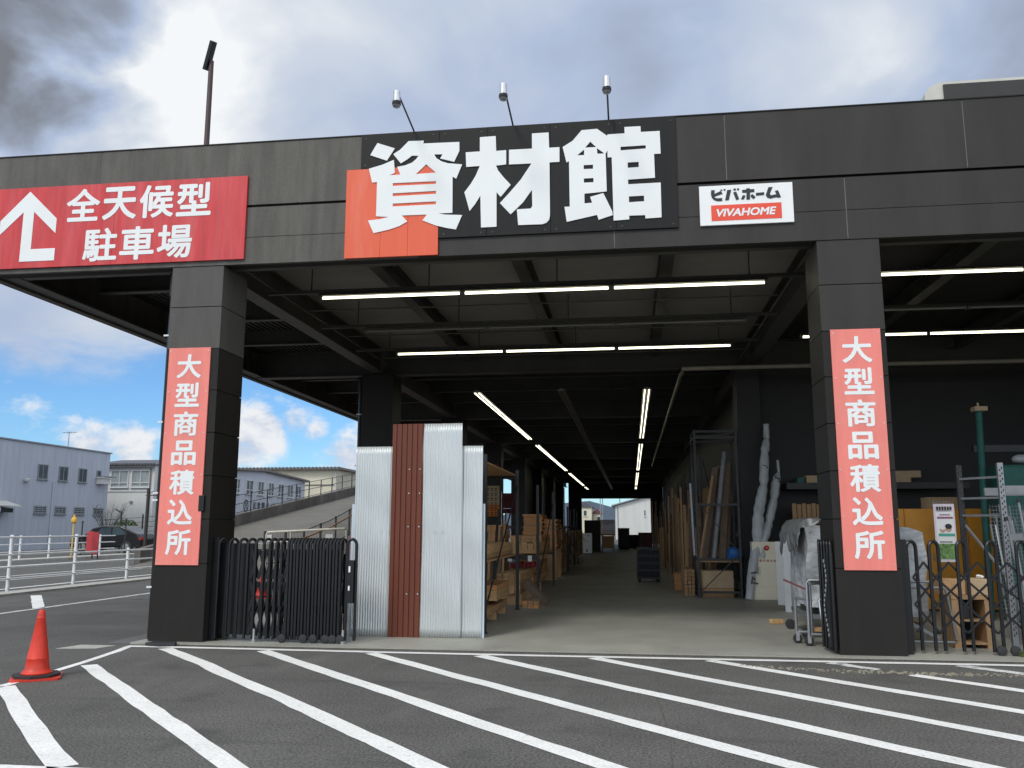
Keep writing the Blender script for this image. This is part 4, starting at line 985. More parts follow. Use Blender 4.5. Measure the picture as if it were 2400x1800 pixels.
for x in (-1.85, -1.15):
    for y in (55.7, 56.3): mb.box(x - 0.04, x + 0.04, y - 0.04, y + 0.04, FZ, 1.05)
mb.box(-1.8, -1.2, 55.66, 56.3, 0.25, 1.0)
mb.build('table', 'wood_d', s)
tag(B().box(-2.98, -1.98, 56.0, 57.0, FZ, 2.0).build('dark_bale', 'wall_dark'), 'tall dark bale between the white cabinet and the brown slatted crate', 'bale')
for k, (x, y, w, d, h, m, lb) in enumerate(((-0.55, 62, .8, .8, 1.45, 'rack_dark', 'dark machine beside the crate near the far exit'), (0.9, 60, .9, .9, 1.15, 'maroon', 'maroon covered bin near the far exit'),
                         (0.0, 66, 1.2, .8, 0.95, 'curtain', 'low dark bin standing in the far exit'), (0.75, 70, 0.6, .6, 0.8, 'card', 'pale carton by the far exit'))):
    s = thing('storage_bin', lb, 'bin', (x, y, FZ), 'bins near the far exit')
    B().box(x - w/2, x + w/2, y - d/2, y + d/2, FZ + 0.08, h).build('body', m, s, bevel=0.03)
    B().box(x - w/2 + 0.08, x + w/2 - 0.08, y - d/2 + 0.08, y + d/2 - 0.08, FZ, FZ + 0.079).build('foot', 'rubber', s)
    B().box(x - w/2 - 0.02, x + w/2 + 0.02, y - d/2 - 0.02, y + d/2 + 0.02, h + 0.001, h + 0.05).build('lid', m, s)
# dark platform trolley in the aisle
s = thing('platform_trolley', 'dark box trolley on casters standing in the middle of the aisle', 'trolley', (0.46, 25.6, FZ))
for yy in (25.3, 26.1):
    mb = B()
    for x in (0.15, 0.77): mb.box(x - 0.02, x + 0.02, yy - 0.02, yy + 0.02, 0.17, 0.98)
    for z in (0.36, 0.56, 0.76, 0.96): mb.box(0.17, 0.75, yy - 0.015, yy + 0.015, z - 0.03, z + 0.03)
    for x in (0.25, 0.35, 0.45, 0.55, 0.65): mb.box(x - 0.008, x + 0.008, yy + 0.016, yy + 0.03, 0.2, 0.95)
    mb.build('side_frame', 'trolley', s)
B().box(0.13, 0.79, 25.26, 26.14, 0.12, 0.168).build('platform', 'trolley', s)
B().box(0.17, 0.75, 25.34, 26.06, 0.17, 0.90).build('load', 'curtain', s)
B().path([(0.28, 26.14, 0.95), (0.28, 26.16, 1.30), (0.64, 26.16, 1.30), (0.64, 26.14, 0.95)], 0.015, 8).build('handle', 'trolley', s)
for x in (0.20, 0.72):
    for y in (25.36, 26.04):
        mb = B(); caster(mb, x, y, 0.048); mb.build('caster', 'rubber', s)

# ------------------------------------------------------------------ right side of the hall
s = thing('upright_timber_rack', 'tall dark steel rack with poles and boards leaning upright inside it', 'storage rack', (1.92, 20.2, FZ))
for x in (1.46, 2.38):
    for y in (20.0, 21.0): B().box(x - 0.024, x + 0.024, y - 0.024, y + 0.024, FZ, 3.76).build('upright', 'rack_dark', s)
mb = B()
for z in (3.72, 3.58, 2.07, 0.86, 0.15):
    mb.box(1.49, 2.35, 19.98, 20.02, z - 0.025, z + 0.025).box(1.49, 2.35, 20.98, 21.02, z - 0.025, z + 0.025)
    for x in (1.46, 2.38): mb.box(x - 0.02, x + 0.02, 20.03, 20.97, z - 0.02, z + 0.02)
mb.bar((1.50, 19.96, 0.16), (2.33, 19.96, 0.95), 0.02, 0.035, (0, 1, 0)).bar((1.46, 20.05, 2.1), (1.46, 20.95, 3.5), 0.03, 0.02)
mb.bar((2.36, 19.96, 1.0), (1.6, 19.96, 2.0), 0.015, 0.03, (0, 1, 0))
mb.build('cross_rail', 'rack_dark', s)
B().box(1.49, 2.35, 20.03, 20.97, 0.80, 0.83).build('shelf_board', 'wood_d', s)
gl = 'poles and boards leaning in the tall rack'
def leaner(name, p, q, w, d, m, label, cat, rnd_=False):
    mb = B().tube(p, q, w / 2, 12) if rnd_ else B().bar(p, q, w, d)
    return tag(mb.build(name, m, smooth=rnd_), label, cat, gl)
leaner('wood_plank', (1.52, 20.25, 0.84), (1.90, 20.6, 2.75), 0.055, 0.03, 'wood_v', 'thin pale plank leaning in the tall rack beside the bright pipe', 'plank')
leaner('wood_plank', (1.62, 20.35, 0.84), (1.98, 20.7, 2.95), 0.17, 0.03, 'wood_vd', 'wide brown plank leaning behind the thin pale one', 'plank')
leaner('wood_plank', (1.75, 20.45, 0.84), (2.08, 20.8, 3.0), 0.12, 0.03, 'wood_vd', 'brown plank leaning between the wide plank and the grey tube', 'plank')
leaner('grey_tube', (1.82, 20.22, 0.84), (2.18, 20.6, 3.3), 0.10, 0, 'grey_paint', 'grey round tube leaning in the middle of the tall rack', 'tube', True)
leaner('wood_plank', (2.02, 20.3, 0.84), (2.25, 20.7, 3.05), 0.16, 0.03, 'wood_vd', 'brown plank leaning between the grey tube and the dull brown tube', 'plank')
leaner('cardboard_tube', (2.16, 20.5, 0.84), (2.32, 20.85, 2.9), 0.09, 0, 'wood_vd', 'dull brown tube leaning at the bag end of the tall rack', 'tube', True)
for k, (a, lb) in enumerate(((0, 'thin stick slanting out of the tall rack toward the bags, the lower one'), (0.10, 'thin stick slanting out of the tall rack toward the bags, the upper one'))):
    leaner('wood_stick', (2.42 + a, 20.9, 1.35), (2.86 + a, 20.95, 2.75), 0.04, 0.03, 'wood_vd', lb, 'stick')
leaner('plastic_pipe', (1.38, 19.93, 0.95), (1.34, 20.0, 2.55), 0.06, 0, 'alu', 'short bright pipe strapped to a post of the tall rack', 'pipe', True)
tag(B().box(1.56, 2.24, 20.25, 20.9, FZ + 0.20, 0.60).build('carton_box', 'card', bevel=0.006), 'big cardboard carton on the floor inside the tall rack', 'carton')
tag(B().box(1.56, 2.24, 20.22, 20.9, FZ, FZ + 0.195).build('carton_box', 'wood_d', bevel=0.006), 'low brown box under the big carton in the tall rack', 'carton')
def lump(c, r, seed, sub=3, amp=0.22, fl=0.0):
    b = bmesh.new(); bmesh.ops.create_icosphere(b, subdivisions=sub, radius=1)
    rnd = random.Random(seed); ph = [(Vector((rnd.uniform(-3, 3), rnd.uniform(-3, 3), rnd.uniform(-3, 3))), rnd.uniform(0, 6)) for _ in range(7)]
    for v in b.verts:
        d = sum(math.sin(v.co.dot(a) + p) for a, p in ph) / 7
        v.co = v.co * (1 + amp * d * 1.6)
        v.co = Vector((c[0] + v.co.x * r[0], c[1] + v.co.y * r[1], c[2] + v.co.z * r[2]))
    m = B().add([tuple(v.co) for v in b.verts], [tuple(v.index for v in f.verts) for f in b.faces]); b.free(); return m
tag(lump((2.28, 20.35, 0.98), (0.20, 0.20, 0.17), 3).build('blue_tarp_bundle', 'tarp_blue', smooth=True), 'crumpled blue tarp bundle on the shelf of the tall rack', 'tarp')
# bagged rolls
def roll(name, pts, rs, label, marks):
    s = thing(name, label, 'bagged roll', pts[0], 'grey bagged rolls leaning on the dark wall')
    P, Q = [], []
    for (a, ra), (b, rb) in zip(zip(pts, rs), zip(pts[1:], rs[1:])):
        for t in range(6): 
            P.append(Vector(a).lerp(Vector(b), t / 6)); Q.append((ra + (rb - ra) * t / 6) * (1 + 0.06 * math.sin(t * 2.5 + a[2] * 7) - (0.22 if t == 0 and a[2] > 1 else 0)))
    P.append(Vector(pts[-1])); Q.append(rs[-1])
    B().path(P, Q, 16).build('bag', 'bag', s, smooth=True)
    mb = B()
    for x, y, z, w, h, a in marks:
        mb.obox((x, y, z), (w, 0.004, h), 0, 0, a)
    mb.build('printing', 'ink', s)
roll('bagged_roll', [(2.49, 19.62, 0.03), (2.56, 19.68, 0.55), (2.74, 19.8, 1.25), (2.78, 19.83, 1.85), (2.95, 20.0, 2.5), (3.03, 20.15, 3.25), (3.10, 20.25, 3.55), (3.11, 20.28, 3.90)],
     [0.085, 0.095, 0.125, 0.125, 0.10, 0.105, 0.075, 0.065], 'taller grey bagged roll leaning on the wall and reaching the floor',
     [(2.60, 19.578, 0.60, 0.13, 0.03, R(-10)), (2.59, 19.57, 0.48, 0.10, 0.03, R(40)), (2.55, 19.565, 0.42, 0.03, 0.12, R(10)), (2.62, 19.58, 0.38, 0.12, 0.03, R(5)), (3.00, 19.97, 2.93, 0.10, 0.02, R(20)), (3.02, 19.98, 2.87, 0.09, 0.02, R(-25))] + [(2.86, 19.79, 1.55 + 0.07 * k, 0.05, 0.035, R(25)) for k in range(6)])
roll('bagged_roll', [(2.80, 19.72, 0.9), (2.88, 19.78, 1.30), (3.02, 19.9, 1.70), (3.17, 20.05, 2.20), (3.26, 20.2, 2.62), (3.34, 20.3, 2.80), (3.33, 20.32, 3.08)],
     [0.085, 0.09, 0.095, 0.095, 0.10, 0.035, 0.03], 'shorter grey bagged roll leaning on the wall above the beige cabinet',
     [(3.05, 19.78, 1.52, 0.03, 0.07, R(20)), (3.27, 20.09, 2.66, 0.13, 0.03, R(30)), (3.29, 20.09, 2.58, 0.10, 0.03, R(-20))])
# hydrant cabinet
s = thing('hydrant_cabinet', 'beige steel hydrant cabinet with a round red lamp and small red lettering', 'cabinet', (2.88, 19.9, FZ))
B().box(2.595, 3.15, 19.68, 19.98, FZ, 1.255).build('body', 'cabinet', s, bevel=0.008)
B().box(2.625, 3.125, 19.668, 19.678, 0.30, 0.985).build('door', 'cabinet', s, bevel=0.003)
B().box(2.625, 3.125, 19.668, 19.678, 1.005, 1.225).build('panel', 'cabinet', s, bevel=0.003)
B().box(2.625, 3.125, 19.668, 19.678, 0.05, 0.285).build('panel', 'cabinet', s, bevel=0.003)
mb = B().lathe([(0.058, 0), (0.056, 0.02), (0.03, 0.022)], (0, 0, 0), 20); mb.v = [(2.90 + a, 19.667 - c, 1.125 + b) for a, b, c in mb.v]; o = mb.build('alarm_lamp', 'red_lamp', s, smooth=True)
mb = B().lathe([(0.022, 0), (0.016, 0.03)], (0, 0, 0), 14); mb.v = [(2.90 + a, 19.645 - c, 1.125 + b) for a, b, c in mb.v]; mb.build('lens', 'salmon', o, smooth=True)
mb = B().box(2.655, 2.735, 19.664, 19.667, 0.925, 1.01).build('green_mark', 'green_mark', s)
B().box(2.685, 2.705, 19.660, 19.6635, 0.95, 0.985).build('mark_dot', 'white_letter', mb)
mb = B()
for k, ch in enumerate('屋内消火栓'): put_text(mb, ch, 2.735 + k * 0.075, 2.79 + k * 0.075, 0.825, 0.88, 19.6655, 0.03)
mb.build('lettering', 'red_letter', s, fix=False)
B().box(2.69, 2.71, 19.652, 19.667, 0.56, 0.72).box(2.735, 2.745, 19.660, 19.667, 0.56, 0.72).build('handle', 'frame_g', s)
# white sheets standing between cabinet and cart
s = thing('white_sheets', 'white plastic sheets standing on edge between the beige cabinet and the silver covered cart', 'sheet goods', (2.95, 17.6, FZ))
B().prism([(2.72, 17.30), (2.99, 17.12), (2.99, 17.14), (2.72, 17.32)], FZ + 0.10, 1.30, 'z').prism([(2.80, 17.0), (3.04, 16.85), (3.04, 16.87), (2.80, 17.02)], FZ, 1.34, 'z').build('sheets', 'white_sheet', s)
# plank fence goods behind
s = thing('plank_panel', 'brown upright plank panel leaning on the dark wall above the silver cover', 'planks', (3.9, 20.4, 1.2), None)
mb = B()
for k in range(6): mb.box(3.60 + k * 0.105, 3.69 + k * 0.105, 20.3, 20.34, 0.9, 2.10 - 0.02 * (k % 2))
mb.build('board', 'wood_v', s)
s = thing('wall_shelf', 'dark wall shelf with green and pale packets high on the black wall', 'shelf', (4.8, 20.7, 2.4))
B().box(3.5, 7.4, 20.3, 20.97, 2.42, 2.56).build('shelf_board', 'rack_dark', s)
for k, (x, w, h, m, lb) in enumerate(((3.75, .16, .12, 'green_net', 'green packet on the dark wall shelf'), (3.95, .35, .16, 'card', 'pale packet on the dark wall shelf beside the green one'), (5.25, .95, .10, 'card', 'long flat carton lying beneath another on the dark wall shelf'), )):
    tag(B().box(x, x + w, 20.35, 20.8, 2.565, 2.565 + h).build('packet', m, bevel=0.004), lb, 'packet', 'packets on the wall shelf')
tag(B().box(5.3, 6.42, 20.36, 20.75, 2.67, 2.82).build('packet', 'card', bevel=0.004), 'long pale carton on top of another on the dark wall shelf', 'packet', 'packets on the wall shelf')
tag(B().box(2.6, 3.0, 21.0, 21.3, 3.95, 4.25).build('wall_box', 'grey_paint', bevel=0.01), 'grey box high on the wall above the tall rack', 'box')
# racks of timber deeper along the right wall
def upright_bay(x, y, h, label, seed):
    s = thing('timber_rack', label, 'storage rack', (x, y, FZ), 'timber racks along the dark wall')
    f = B()
    for yy in (y, y + 2.6): f.box(x - 0.03, x + 0.03, yy - 0.03, yy + 0.03, FZ, h)
    f.bar((x + 0.25, y, 2.3), (x + 0.25, y + 2.4, h), 0.03, 0.03).box(x - 0.02, x + 0.02, y + 0.03, y + 2.57, 0.85, 0.9).box(x - 0.02, x + 0.02, y + 0.03, y + 2.57, 2.0, 2.05)
    f.build('upright', 'rack_dark', s)
    rnd = random.Random(seed); ms = [B(), B(), B()]
    for k in range(16):
        yy = y + 0.1 + k * 0.15; ms[k % 3].bar((x + rnd.uniform(0.05, 0.2), yy, FZ), (x + rnd.uniform(0.55, 0.8), yy + rnd.uniform(-.1, .1), rnd.uniform(2.2, 3.0)), 0.09, 0.04)
    for k in (0, 1, 2, 4, 5, 7, 8):
        xx = x - 0.50 + k * 0.085; ms[(k * 2 + seed) % 3].bar((xx, y - 0.25, FZ), (xx + rnd.uniform(-.02, .05), y - 0.06, rnd.uniform(1.3, 3.0)), rnd.uniform(0.035, 0.08), 0.03)
    for mm, nm in zip(ms, ('wood_d', 'wood_v', 'wood_vd')): mm.build('boards', nm, s)
for k, (y, lb) in enumerate(((22.2, 'timber rack against the dark wall just past the tall rack'), (26.2, 'timber rack against the dark wall level with the dark trolley'), (30.4, 'timber rack against the dark wall beyond the dark trolley'), (34.8, 'timber rack by the dark wall about halfway down the hall'), (40, 'timber rack by the dark wall past halfway down the hall'), (46, 'timber rack by the dark wall in the last third of the hall'))):
    upright_bay(1.75 if k < 3 else 1.6, y, 3.4 - 0.1 * k, lb, 40 + k)
s = thing('wood_bundle', 'bundle of short sticks stacked at the foot of the tall rack', 'lumber', (1.3, 20.9, FZ))
mb = B(); random.seed(9)
for r in range(7):
    for c in range(3): mb.box(1.18 + c * 0.08 + random.uniform(0, .012), 1.25 + c * 0.08, 20.6 + random.uniform(0, .1), 22, FZ + r * 0.085, FZ + 0.075 + r * 0.085)
mb.build('boards', 'wood_d', s)
tag(B().box(1.05, 1.42, 22.4, 23.2, FZ, 0.42).build('carton_box', 'ply', bevel=0.01), 'reddish brown carton on the floor by the tall rack', 'carton')

# ------------------------------------------------------------------ silver covered cart by the right pillar
s = thing('covered_cart', 'tall goods cart on casters under a wrinkled silver grey cover beside the hydrant cabinet', 'cart', (2.75, 13.2, FZ))
m = B(); nx, nz = 22, 26
def cov(x0, x1, y0, y1, z0, z1, seed, amp=0.022):
    b = bmesh.new(); rnd = random.Random(seed)
    bmesh.ops.create_cube(b, size=1); bmesh.ops.subdivide_edges(b, edges=b.edges[:], cuts=17, use_grid_fill=True)
    w = [(rnd.uniform(6, 16), rnd.uniform(2, 7), rnd.uniform(0, 6), rnd.choice((-1, 1))) for _ in range(6)]
    for v in b.verts:
        c = v.co.copy(); x = x0 + (c.x + .5) * (x1 - x0); y = y0 + (c.y + .5) * (y1 - y0); z = z0 + (c.z + .5) * (z1 - z0)
        n = Vector((1 if c.x > .49 else -1 if c.x < -.49 else 0, 1 if c.y > .49 else -1 if c.y < -.49 else 0, 1 if c.z > .49 else 0))
        d = sum(math.sin(a * (x + y) * s_ + bb * z * 1.6 + p) for a, bb, p, s_ in w) / 6
        flare = 0.03 * max(0, 0.2 - (z - z0)) 
        p = Vector((x, y, z)) + n * (amp * d * 2 + flare)
        if c.z > .49: p.z -= 0.05 * ((2 * abs(c.x)) ** 4)
        v.co = p
    mm = B().add([tuple(v.co) for v in b.verts], [tuple(q.index for q in f.verts) for f in b.faces]); b.free(); return mm
cov(2.46, 3.02, 12.95, 14.3, 0.46, 1.60, 5, 0.026).build('cover', 'tarp_silver', s, smooth=True)
def drape():                                 # crumpled dark sheet thrown over the top, hanging down the aisle side
    prof = [(3.06, 1.645), (2.80, 1.665), (2.58, 1.66), (2.46, 1.64), (2.41, 1.58), (2.385, 1.50), (2.375, 1.40), (2.365, 1.28)]
    rnd = random.Random(5); w = [(rnd.uniform(5, 26), rnd.uniform(6, 30), rnd.uniform(0, 6)) for _ in range(7)]
    nu, nv = 42, 34; v = []
    for a in range(nu + 1):
        t = a / nu * (len(prof) - 1); k = min(int(t), len(prof) - 2); q = t - k
        for b in range(nv + 1):
            y = 12.955 + 1.5 * b / nv; x = prof[k][0] + (prof[k+1][0] - prof[k][0]) * q; z = prof[k][1] + (prof[k+1][1] - prof[k][1]) * q
            if t > 5: z += (t - 5) / 2 * (0.10 * math.sin(y * 6) + 0.05 * math.sin(y * 17))
            d = sum(abs(math.sin(m * (x - z) + n_ * y * 0.8 + ph)) - 0.5 for m, n_, ph in w) / 7 * 0.075
            if t < 3.2: z += d + 0.02
            else: x -= d + 0.015
            if b < 2: z -= 0.09 * (2 - b) * (0.6 + 0.4 * math.sin(x * 23))
            v.append((x, y, z))
    N = nv + 1
    return B().add(v, [(a*N + b, a*N + b + 1, (a+1)*N + b + 1, (a+1)*N + b) for a in range(nu) for b in range(nv)])
drape().build('cover_flap', 'tarp_dark', s, smooth=True, fix=False, solid=0.004)
B().box(2.44, 3.0, 12.96, 14.3, 0.30, 0.36).build('cart_base', 'alu', s)
for x in (2.46, 2.98):
    for y in (12.98, 14.2): B().box(x - 0.02, x + 0.02, y - 0.02, y + 0.02, 0.17, 0.56).build('leg', 'alu', s)
for x, y in ((2.42, 13.02), (2.94, 13.02), (2.40, 14.2)):
    mb = B(); caster(mb, x, y, 0.075); mb.build('caster', 'rubber', s, smooth=True)
s = thing('pipe_cart', 'bare steel pipe cart frame on casters standing before the silver covered cart', 'cart', (2.4, 12.3, FZ))
B().path([(2.30, 12.22, 0.14), (2.30, 12.22, 0.84), (2.33, 12.22, 0.87), (2.75, 12.22, 0.87)], 0.021, 10).path([(2.345, 12.26, 0.14), (2.345, 12.26, 0.80), (2.37, 12.26, 0.83), (2.75, 12.26, 0.83)], 0.019, 10).build('upright', 'alu', s, smooth=True)
B().path([(2.47, 12.06, 0.05), (2.42, 12.06, 0.62), (2.45, 12.06, 0.68), (2.75, 12.06, 0.69)], 0.02, 10).path([(2.47, 12.06, 0.045), (2.75, 12.06, 0.045)], 0.022, 10).build('handle', 'chrome', s, smooth=True)
B().tube((2.19, 12.5, 0.16), (2.19, 12.5, 0.62), 0.02, 8).tube((2.19, 12.5, 0.62), (2.30, 12.24, 0.62), 0.018, 8).tube((2.19, 12.5, 0.17), (2.75, 12.5, 0.17), 0.02, 8).tube((2.30, 12.24, 0.17), (2.75, 12.24, 0.17), 0.02, 8).build('frame', 'alu', s, smooth=True)
B().bar((2.05, 12.5, 0.86), (2.32, 12.3, 0.74), 0.02, 0.025).build('strap', 'maroon', s)
B().box(2.34, 2.9, 12.3, 12.5, 0.20, 0.24).build('shelf', 'wood_d', s)
for x, y in ((2.20, 12.50), (2.30, 12.24)):
    mb = B(); caster(mb, x, y, 0.062); o = mb.build('caster', 'rubber', s, smooth=True)
    B().box(x - 0.022, x + 0.022, y - 0.036, y - 0.03, 0.06, 0.165).build('fork', 'chrome', o)
tag(B().obox((2.30, 14.9, FZ + 0.04), (0.2, 0.10, 0.07), R(25)).build('wood_block', 'wood', bevel=0.005), 'pale wood block on the floor by the casters of the silver covered cart', 'wood block')

# ------------------------------------------------------------------ open bay beyond the right pillar
s = thing('orange_lockers', 'wide orange lockers standing behind the open folding gate', 'locker', (6.0, 17.6, FZ))
for k in range(5):
    x = 4.60 + k * 0.56
    o = B().box(x + 0.004, x + 0.556, 17.5, 18.1, FZ + 0.04, 1.92).build('locker_box', 'orange_cab', s, bevel=0.006)
    B().box(x + 0.03, x + 0.53, 17.488, 17.498, 0.12, 1.87).build('door', 'orange_cab', o, bevel=0.003)
    B().box(x + 0.46, x + 0.48, 17.47, 17.487, 0.95, 1.08).build('handle', 'frame_g', o)
B().box(4.62, 7.38, 17.52, 18.08, FZ, FZ + 0.039).build('plinth', 'poster_dark', s)
s = thing('slat_box', 'dull slatted carton sitting on top of the orange lockers', 'carton', (5.95, 17.8, 1.925))
mb = B().box(5.62, 6.28, 17.6, 17.95, 1.925, 2.14); mb.build('carton', 'card', s)
mb = B()
for k in range(11): mb.box(5.63 + k * 0.06, 5.65 + k * 0.06, 17.59, 17.599, 1.94, 2.13)
mb.build('slats', 'wood_d', s)
# hanging poster
s = thing('product_poster', 'tall narrow poster of two faces and green plants before the orange lockers', 'poster', (4.68, 13.9, 1.06))
B().box(4.52, 4.82, 13.9, 13.905, 1.06, 1.92).build('sheet', 'poster_pink', s)
B().box(4.545, 4.795, 13.896, 13.8985, 1.10, 1.80).build('print', 'white_board', s)
B().box(4.548, 4.792, 13.892, 13.8945, 1.105, 1.33).build('plant_print', 'poster_green', s)
for cx, zz, hm in ((4.63, 1.545, 'white_board'), (4.715, 1.555, 'poster_dark')):
    B().prism([(cx + 0.045 * math.cos(R(a)), zz + 0.055 * math.sin(R(a))) for a in range(0, 360, 30)], 13.892, 13.8945).build('face_print', 'poster_skin', s)
    B().prism([(cx + 0.05 * math.cos(R(a)), zz + 0.03 + 0.04 * math.sin(R(a))) for a in range(0, 360, 30)], 13.8895, 13.8915).build('hair_print', hm, s)
B().box(4.57, 4.80, 13.892, 13.8945, 1.44, 1.48).build('shirt_print', 'green_mark', s)
mb = B()
for k in range(6): mb.box(4.56 + k * 0.038, 4.588 + k * 0.038, 13.891, 13.893, 1.83, 1.88)
for k in range(9): mb.box(4.58 + k * 0.02, 4.593 + k * 0.02, 13.891, 13.893, 1.345, 1.365)
mb.box(4.56, 4.76, 13.891, 13.893, 1.815, 1.82)
mb.build('lettering', 'poster_dark', s)
mb = B()
for k in range(8): mb.box(4.565 + k * 0.028, 4.588 + k * 0.028, 13.891, 13.893, 1.70, 1.728)
for k in range(6): mb.box(4.60 + k * 0.025, 4.62 + k * 0.025, 13.891, 13.893, 1.75, 1.765)
mb.build('lettering', 'poster_mag', s)
B().tube((4.53, 13.92, 0.03), (4.53, 13.92, 1.97), 0.009, 6).tube((4.53, 13.92, 1.95), (4.80, 13.92, 1.95), 0.006, 6).build('stand_pole', 'alu', s)
B().box(4.43, 4.63, 13.82, 14.02, FZ, FZ + 0.03).build('stand_base', 'rubber', s)
# perforated steel rack
s = thing('angle_rack', 'grey perforated angle steel rack holding long rods behind the open gate', 'storage rack', (5.6, 13.0, FZ))
def perf_post(x, y, h, m):
    o = B().box(x - 0.035, x + 0.035, y - 0.004, y, FZ, h).box(x - 0.035, x - 0.031, y + 0.0005, y + 0.05, FZ, h).build('upright', m, s)
    h_ = B(); z = 0.15
    while z < h - 0.05:
        h_.box(x - 0.020, x - 0.004, y - 0.0055, y - 0.0045, z, z + 0.028).box(x + 0.006, x + 0.022, y - 0.0055, y - 0.0045, z + 0.03, z + 0.058); z += 0.075
    h_.build('hole_row', 'gap', o)
perf_post(4.985, 12.55, 2.44, 'alu'); perf_post(4.72, 13.3, 2.46, 'rack_dark'); perf_post(6.4, 12.55, 2.44, 'alu'); perf_post(6.4, 13.3, 2.46, 'rack_dark')
mb = B()
for z in (2.26, 1.98, 1.74): mb.bar((4.72, 13.3, z), (4.985, 12.56, z - 0.01), 0.02, 0.03)
mb.bar((4.74, 13.28, 1.60), (4.97, 12.58, 0.9), 0.02, 0.03)
for y in (12.58, 13.28): mb.box(5.03, 6.36, y - 0.02, y + 0.02, 2.02, 2.13)
mb.box(5.03, 6.36, 12.56, 12.60, 1.40, 1.49)
mb.build('shelf_beam', 'grey_paint', s)
gr = 'rods and bars standing in the angle steel rack'
random.seed(21); names = ('bright', 'dull', 'slim', 'thick')
s = thing('rod_bundle', 'bundle of grey metal rods standing upright in the angle steel rack', 'metal rods', (5.5, 12.9, FZ))
ma, mc = B(), B()
for k in range(26):
    x = 5.03 + k * 0.034; y = 12.68 + random.uniform(0, .4); r = random.uniform(0.006, 0.014)
    (ma if k % 3 else mc).tube((x + random.uniform(0, .1), y, FZ), (x - 0.06 + random.uniform(-.03, .04), y + 0.1, random.uniform(1.5, 1.98)), r, 6)
ma.build('rod', 'alu', s); mc.build('rod', 'chrome', s)
s = thing('wire_panels', 'grey wire mesh panels standing behind the metal rods', 'wire mesh', (6.0, 13.5, FZ))
mb = B()
for k in range(24): mb.tube((5.15 + k * 0.045, 13.42, 0.1), (5.15 + k * 0.045, 13.45, 1.90), 0.004, 4)
for k in range(34): mb.tube((5.13, 13.41, 0.12 + k * 0.053), (6.22, 13.41, 0.12 + k * 0.053), 0.004, 4)
mb.build('mesh', 'mesh_grey', s)
for p, q, lb in (((5.02, 12.4, 1.20), (4.95, 12.42, 1.66), 'white metal leg with a black cap leaning before the perforated post, the shorter'), ((5.20, 12.42, 1.42), (5.14, 12.46, 1.90), 'white metal leg with a black cap leaning before the perforated post, the taller')):
    s = thing('capped_leg', lb, 'metal leg', p, gr)
    lo_ = (p[0] + (p[0] - q[0]) * 2.0, p[1] + 0.05, FZ)
    B().tube(lo_, q, 0.016, 8).build('tube', 'alu', s); v = Vector(q) - Vector(lo_); v.normalize()
    B().tube(q, tuple(Vector(q) + v * 0.05), 0.026, 8).build('cap', 'rubber', s)
s = thing('green_roll', 'tall dark green roll standing upright with a pale cap in the dark locker bay', 'roll', (6.05, 16, FZ))
B().tube((6.00, 16.0, FZ), (6.085, 16.0, 3.58), 0.060, 14, 0.056).build('roll', 'green_net', s, smooth=True)
B().box(5.99, 6.20, 15.90, 16.1, 3.585, 3.66).build('cap', 'card', s)
B().box(6.03, 6.06, 15.90, 15.92, 3.661, 3.72).build('tag', 'card', s)
s = thing('green_bundle', 'dark green netting bundle behind the grey shelf beam with an orange packet on it', 'bundle', (7.2, 15.2, 1.5))
B().box(6.2, 7.6, 15.6, 16.2, FZ, 2.62).build('netting', 'green_net', s, bevel=0.05)
tag(lump((6.95, 15.85, 2.75), (0.16, 0.12, 0.12), 8).build('orange_packet', 'ply', smooth=True), 'crumpled orange packet on top of the dark green netting', 'packet')
tag(lump((6.65, 15.85, 2.72), (0.16, 0.12, 0.09), 9).build('grey_packet', 'bag', smooth=True), 'crumpled grey packet beside the orange one on the netting', 'packet')
B().box(6.15, 9, 16.3, 16.4, 2.95, 3.06)
tag(B().box(6.1, 9.5, 16.4, 16.5, 2.9, 3.02).build('shelf_rail', 'rack_dark'), 'dark horizontal shelf rail above the green netting', 'rail')
# wooden box shelf
s = thing('wooden_box_shelf', 'small open pine box shelf on the floor behind the open gate', 'shelf', (4.22, 12.5, FZ))
x0, x1, y0, y1 = 4.13, 4.62, 12.28, 12.75
for x in (x0, x1 - 0.085): B().box(x, x + 0.085, y0, y1, FZ, 0.64).build('side_panel', 'wood_v', s)
B().box(x0, x1, y0 - 0.006, y1, 0.642, 0.69).build('top_board', 'wood_v', s)
B().box(x0 + 0.087, x1 - 0.087, y0 + 0.01, y1, 0.36, 0.385).build('shelf_board', 'wood_v', s)
B().box(x0 + 0.087, x1 - 0.087, y0 + 0.004, y1, 0.07, 0.10).build('shelf_board', 'wood_v', s)
B().box(x0 + 0.087, x1 - 0.087, y1 - 0.02, y1, FZ, 0.64).build('back_board', 'curtain', s)
tag(B().box(4.22, 4.38, 12.36, 12.6, 0.39, 0.58).build('dark_basket', 'rubber', bevel=0.01), 'dark basket on the upper shelf of the pine box', 'basket')
tag(B().box(4.38, 4.63, 12.34, 12.68, 0.693, 0.90).build('carton_box', 'card', bevel=0.006), 'cardboard box under the white paper on the pine box shelf', 'carton')
tag(B().box(4.05, 4.345, 12.36, 12.70, 0.693, 0.89).build('carton_box', 'wood_d', bevel=0.006), 'brown wooden box next to the carton on the pine box shelf', 'carton')
tag(lump((4.56, 12.42, 0.925), (0.055, 0.04, 0.03), 14, 3, 0.5).build('paper_scrap', 'white_board', smooth=True), 'crumpled white paper on the cardboard box of the pine shelf', 'paper')
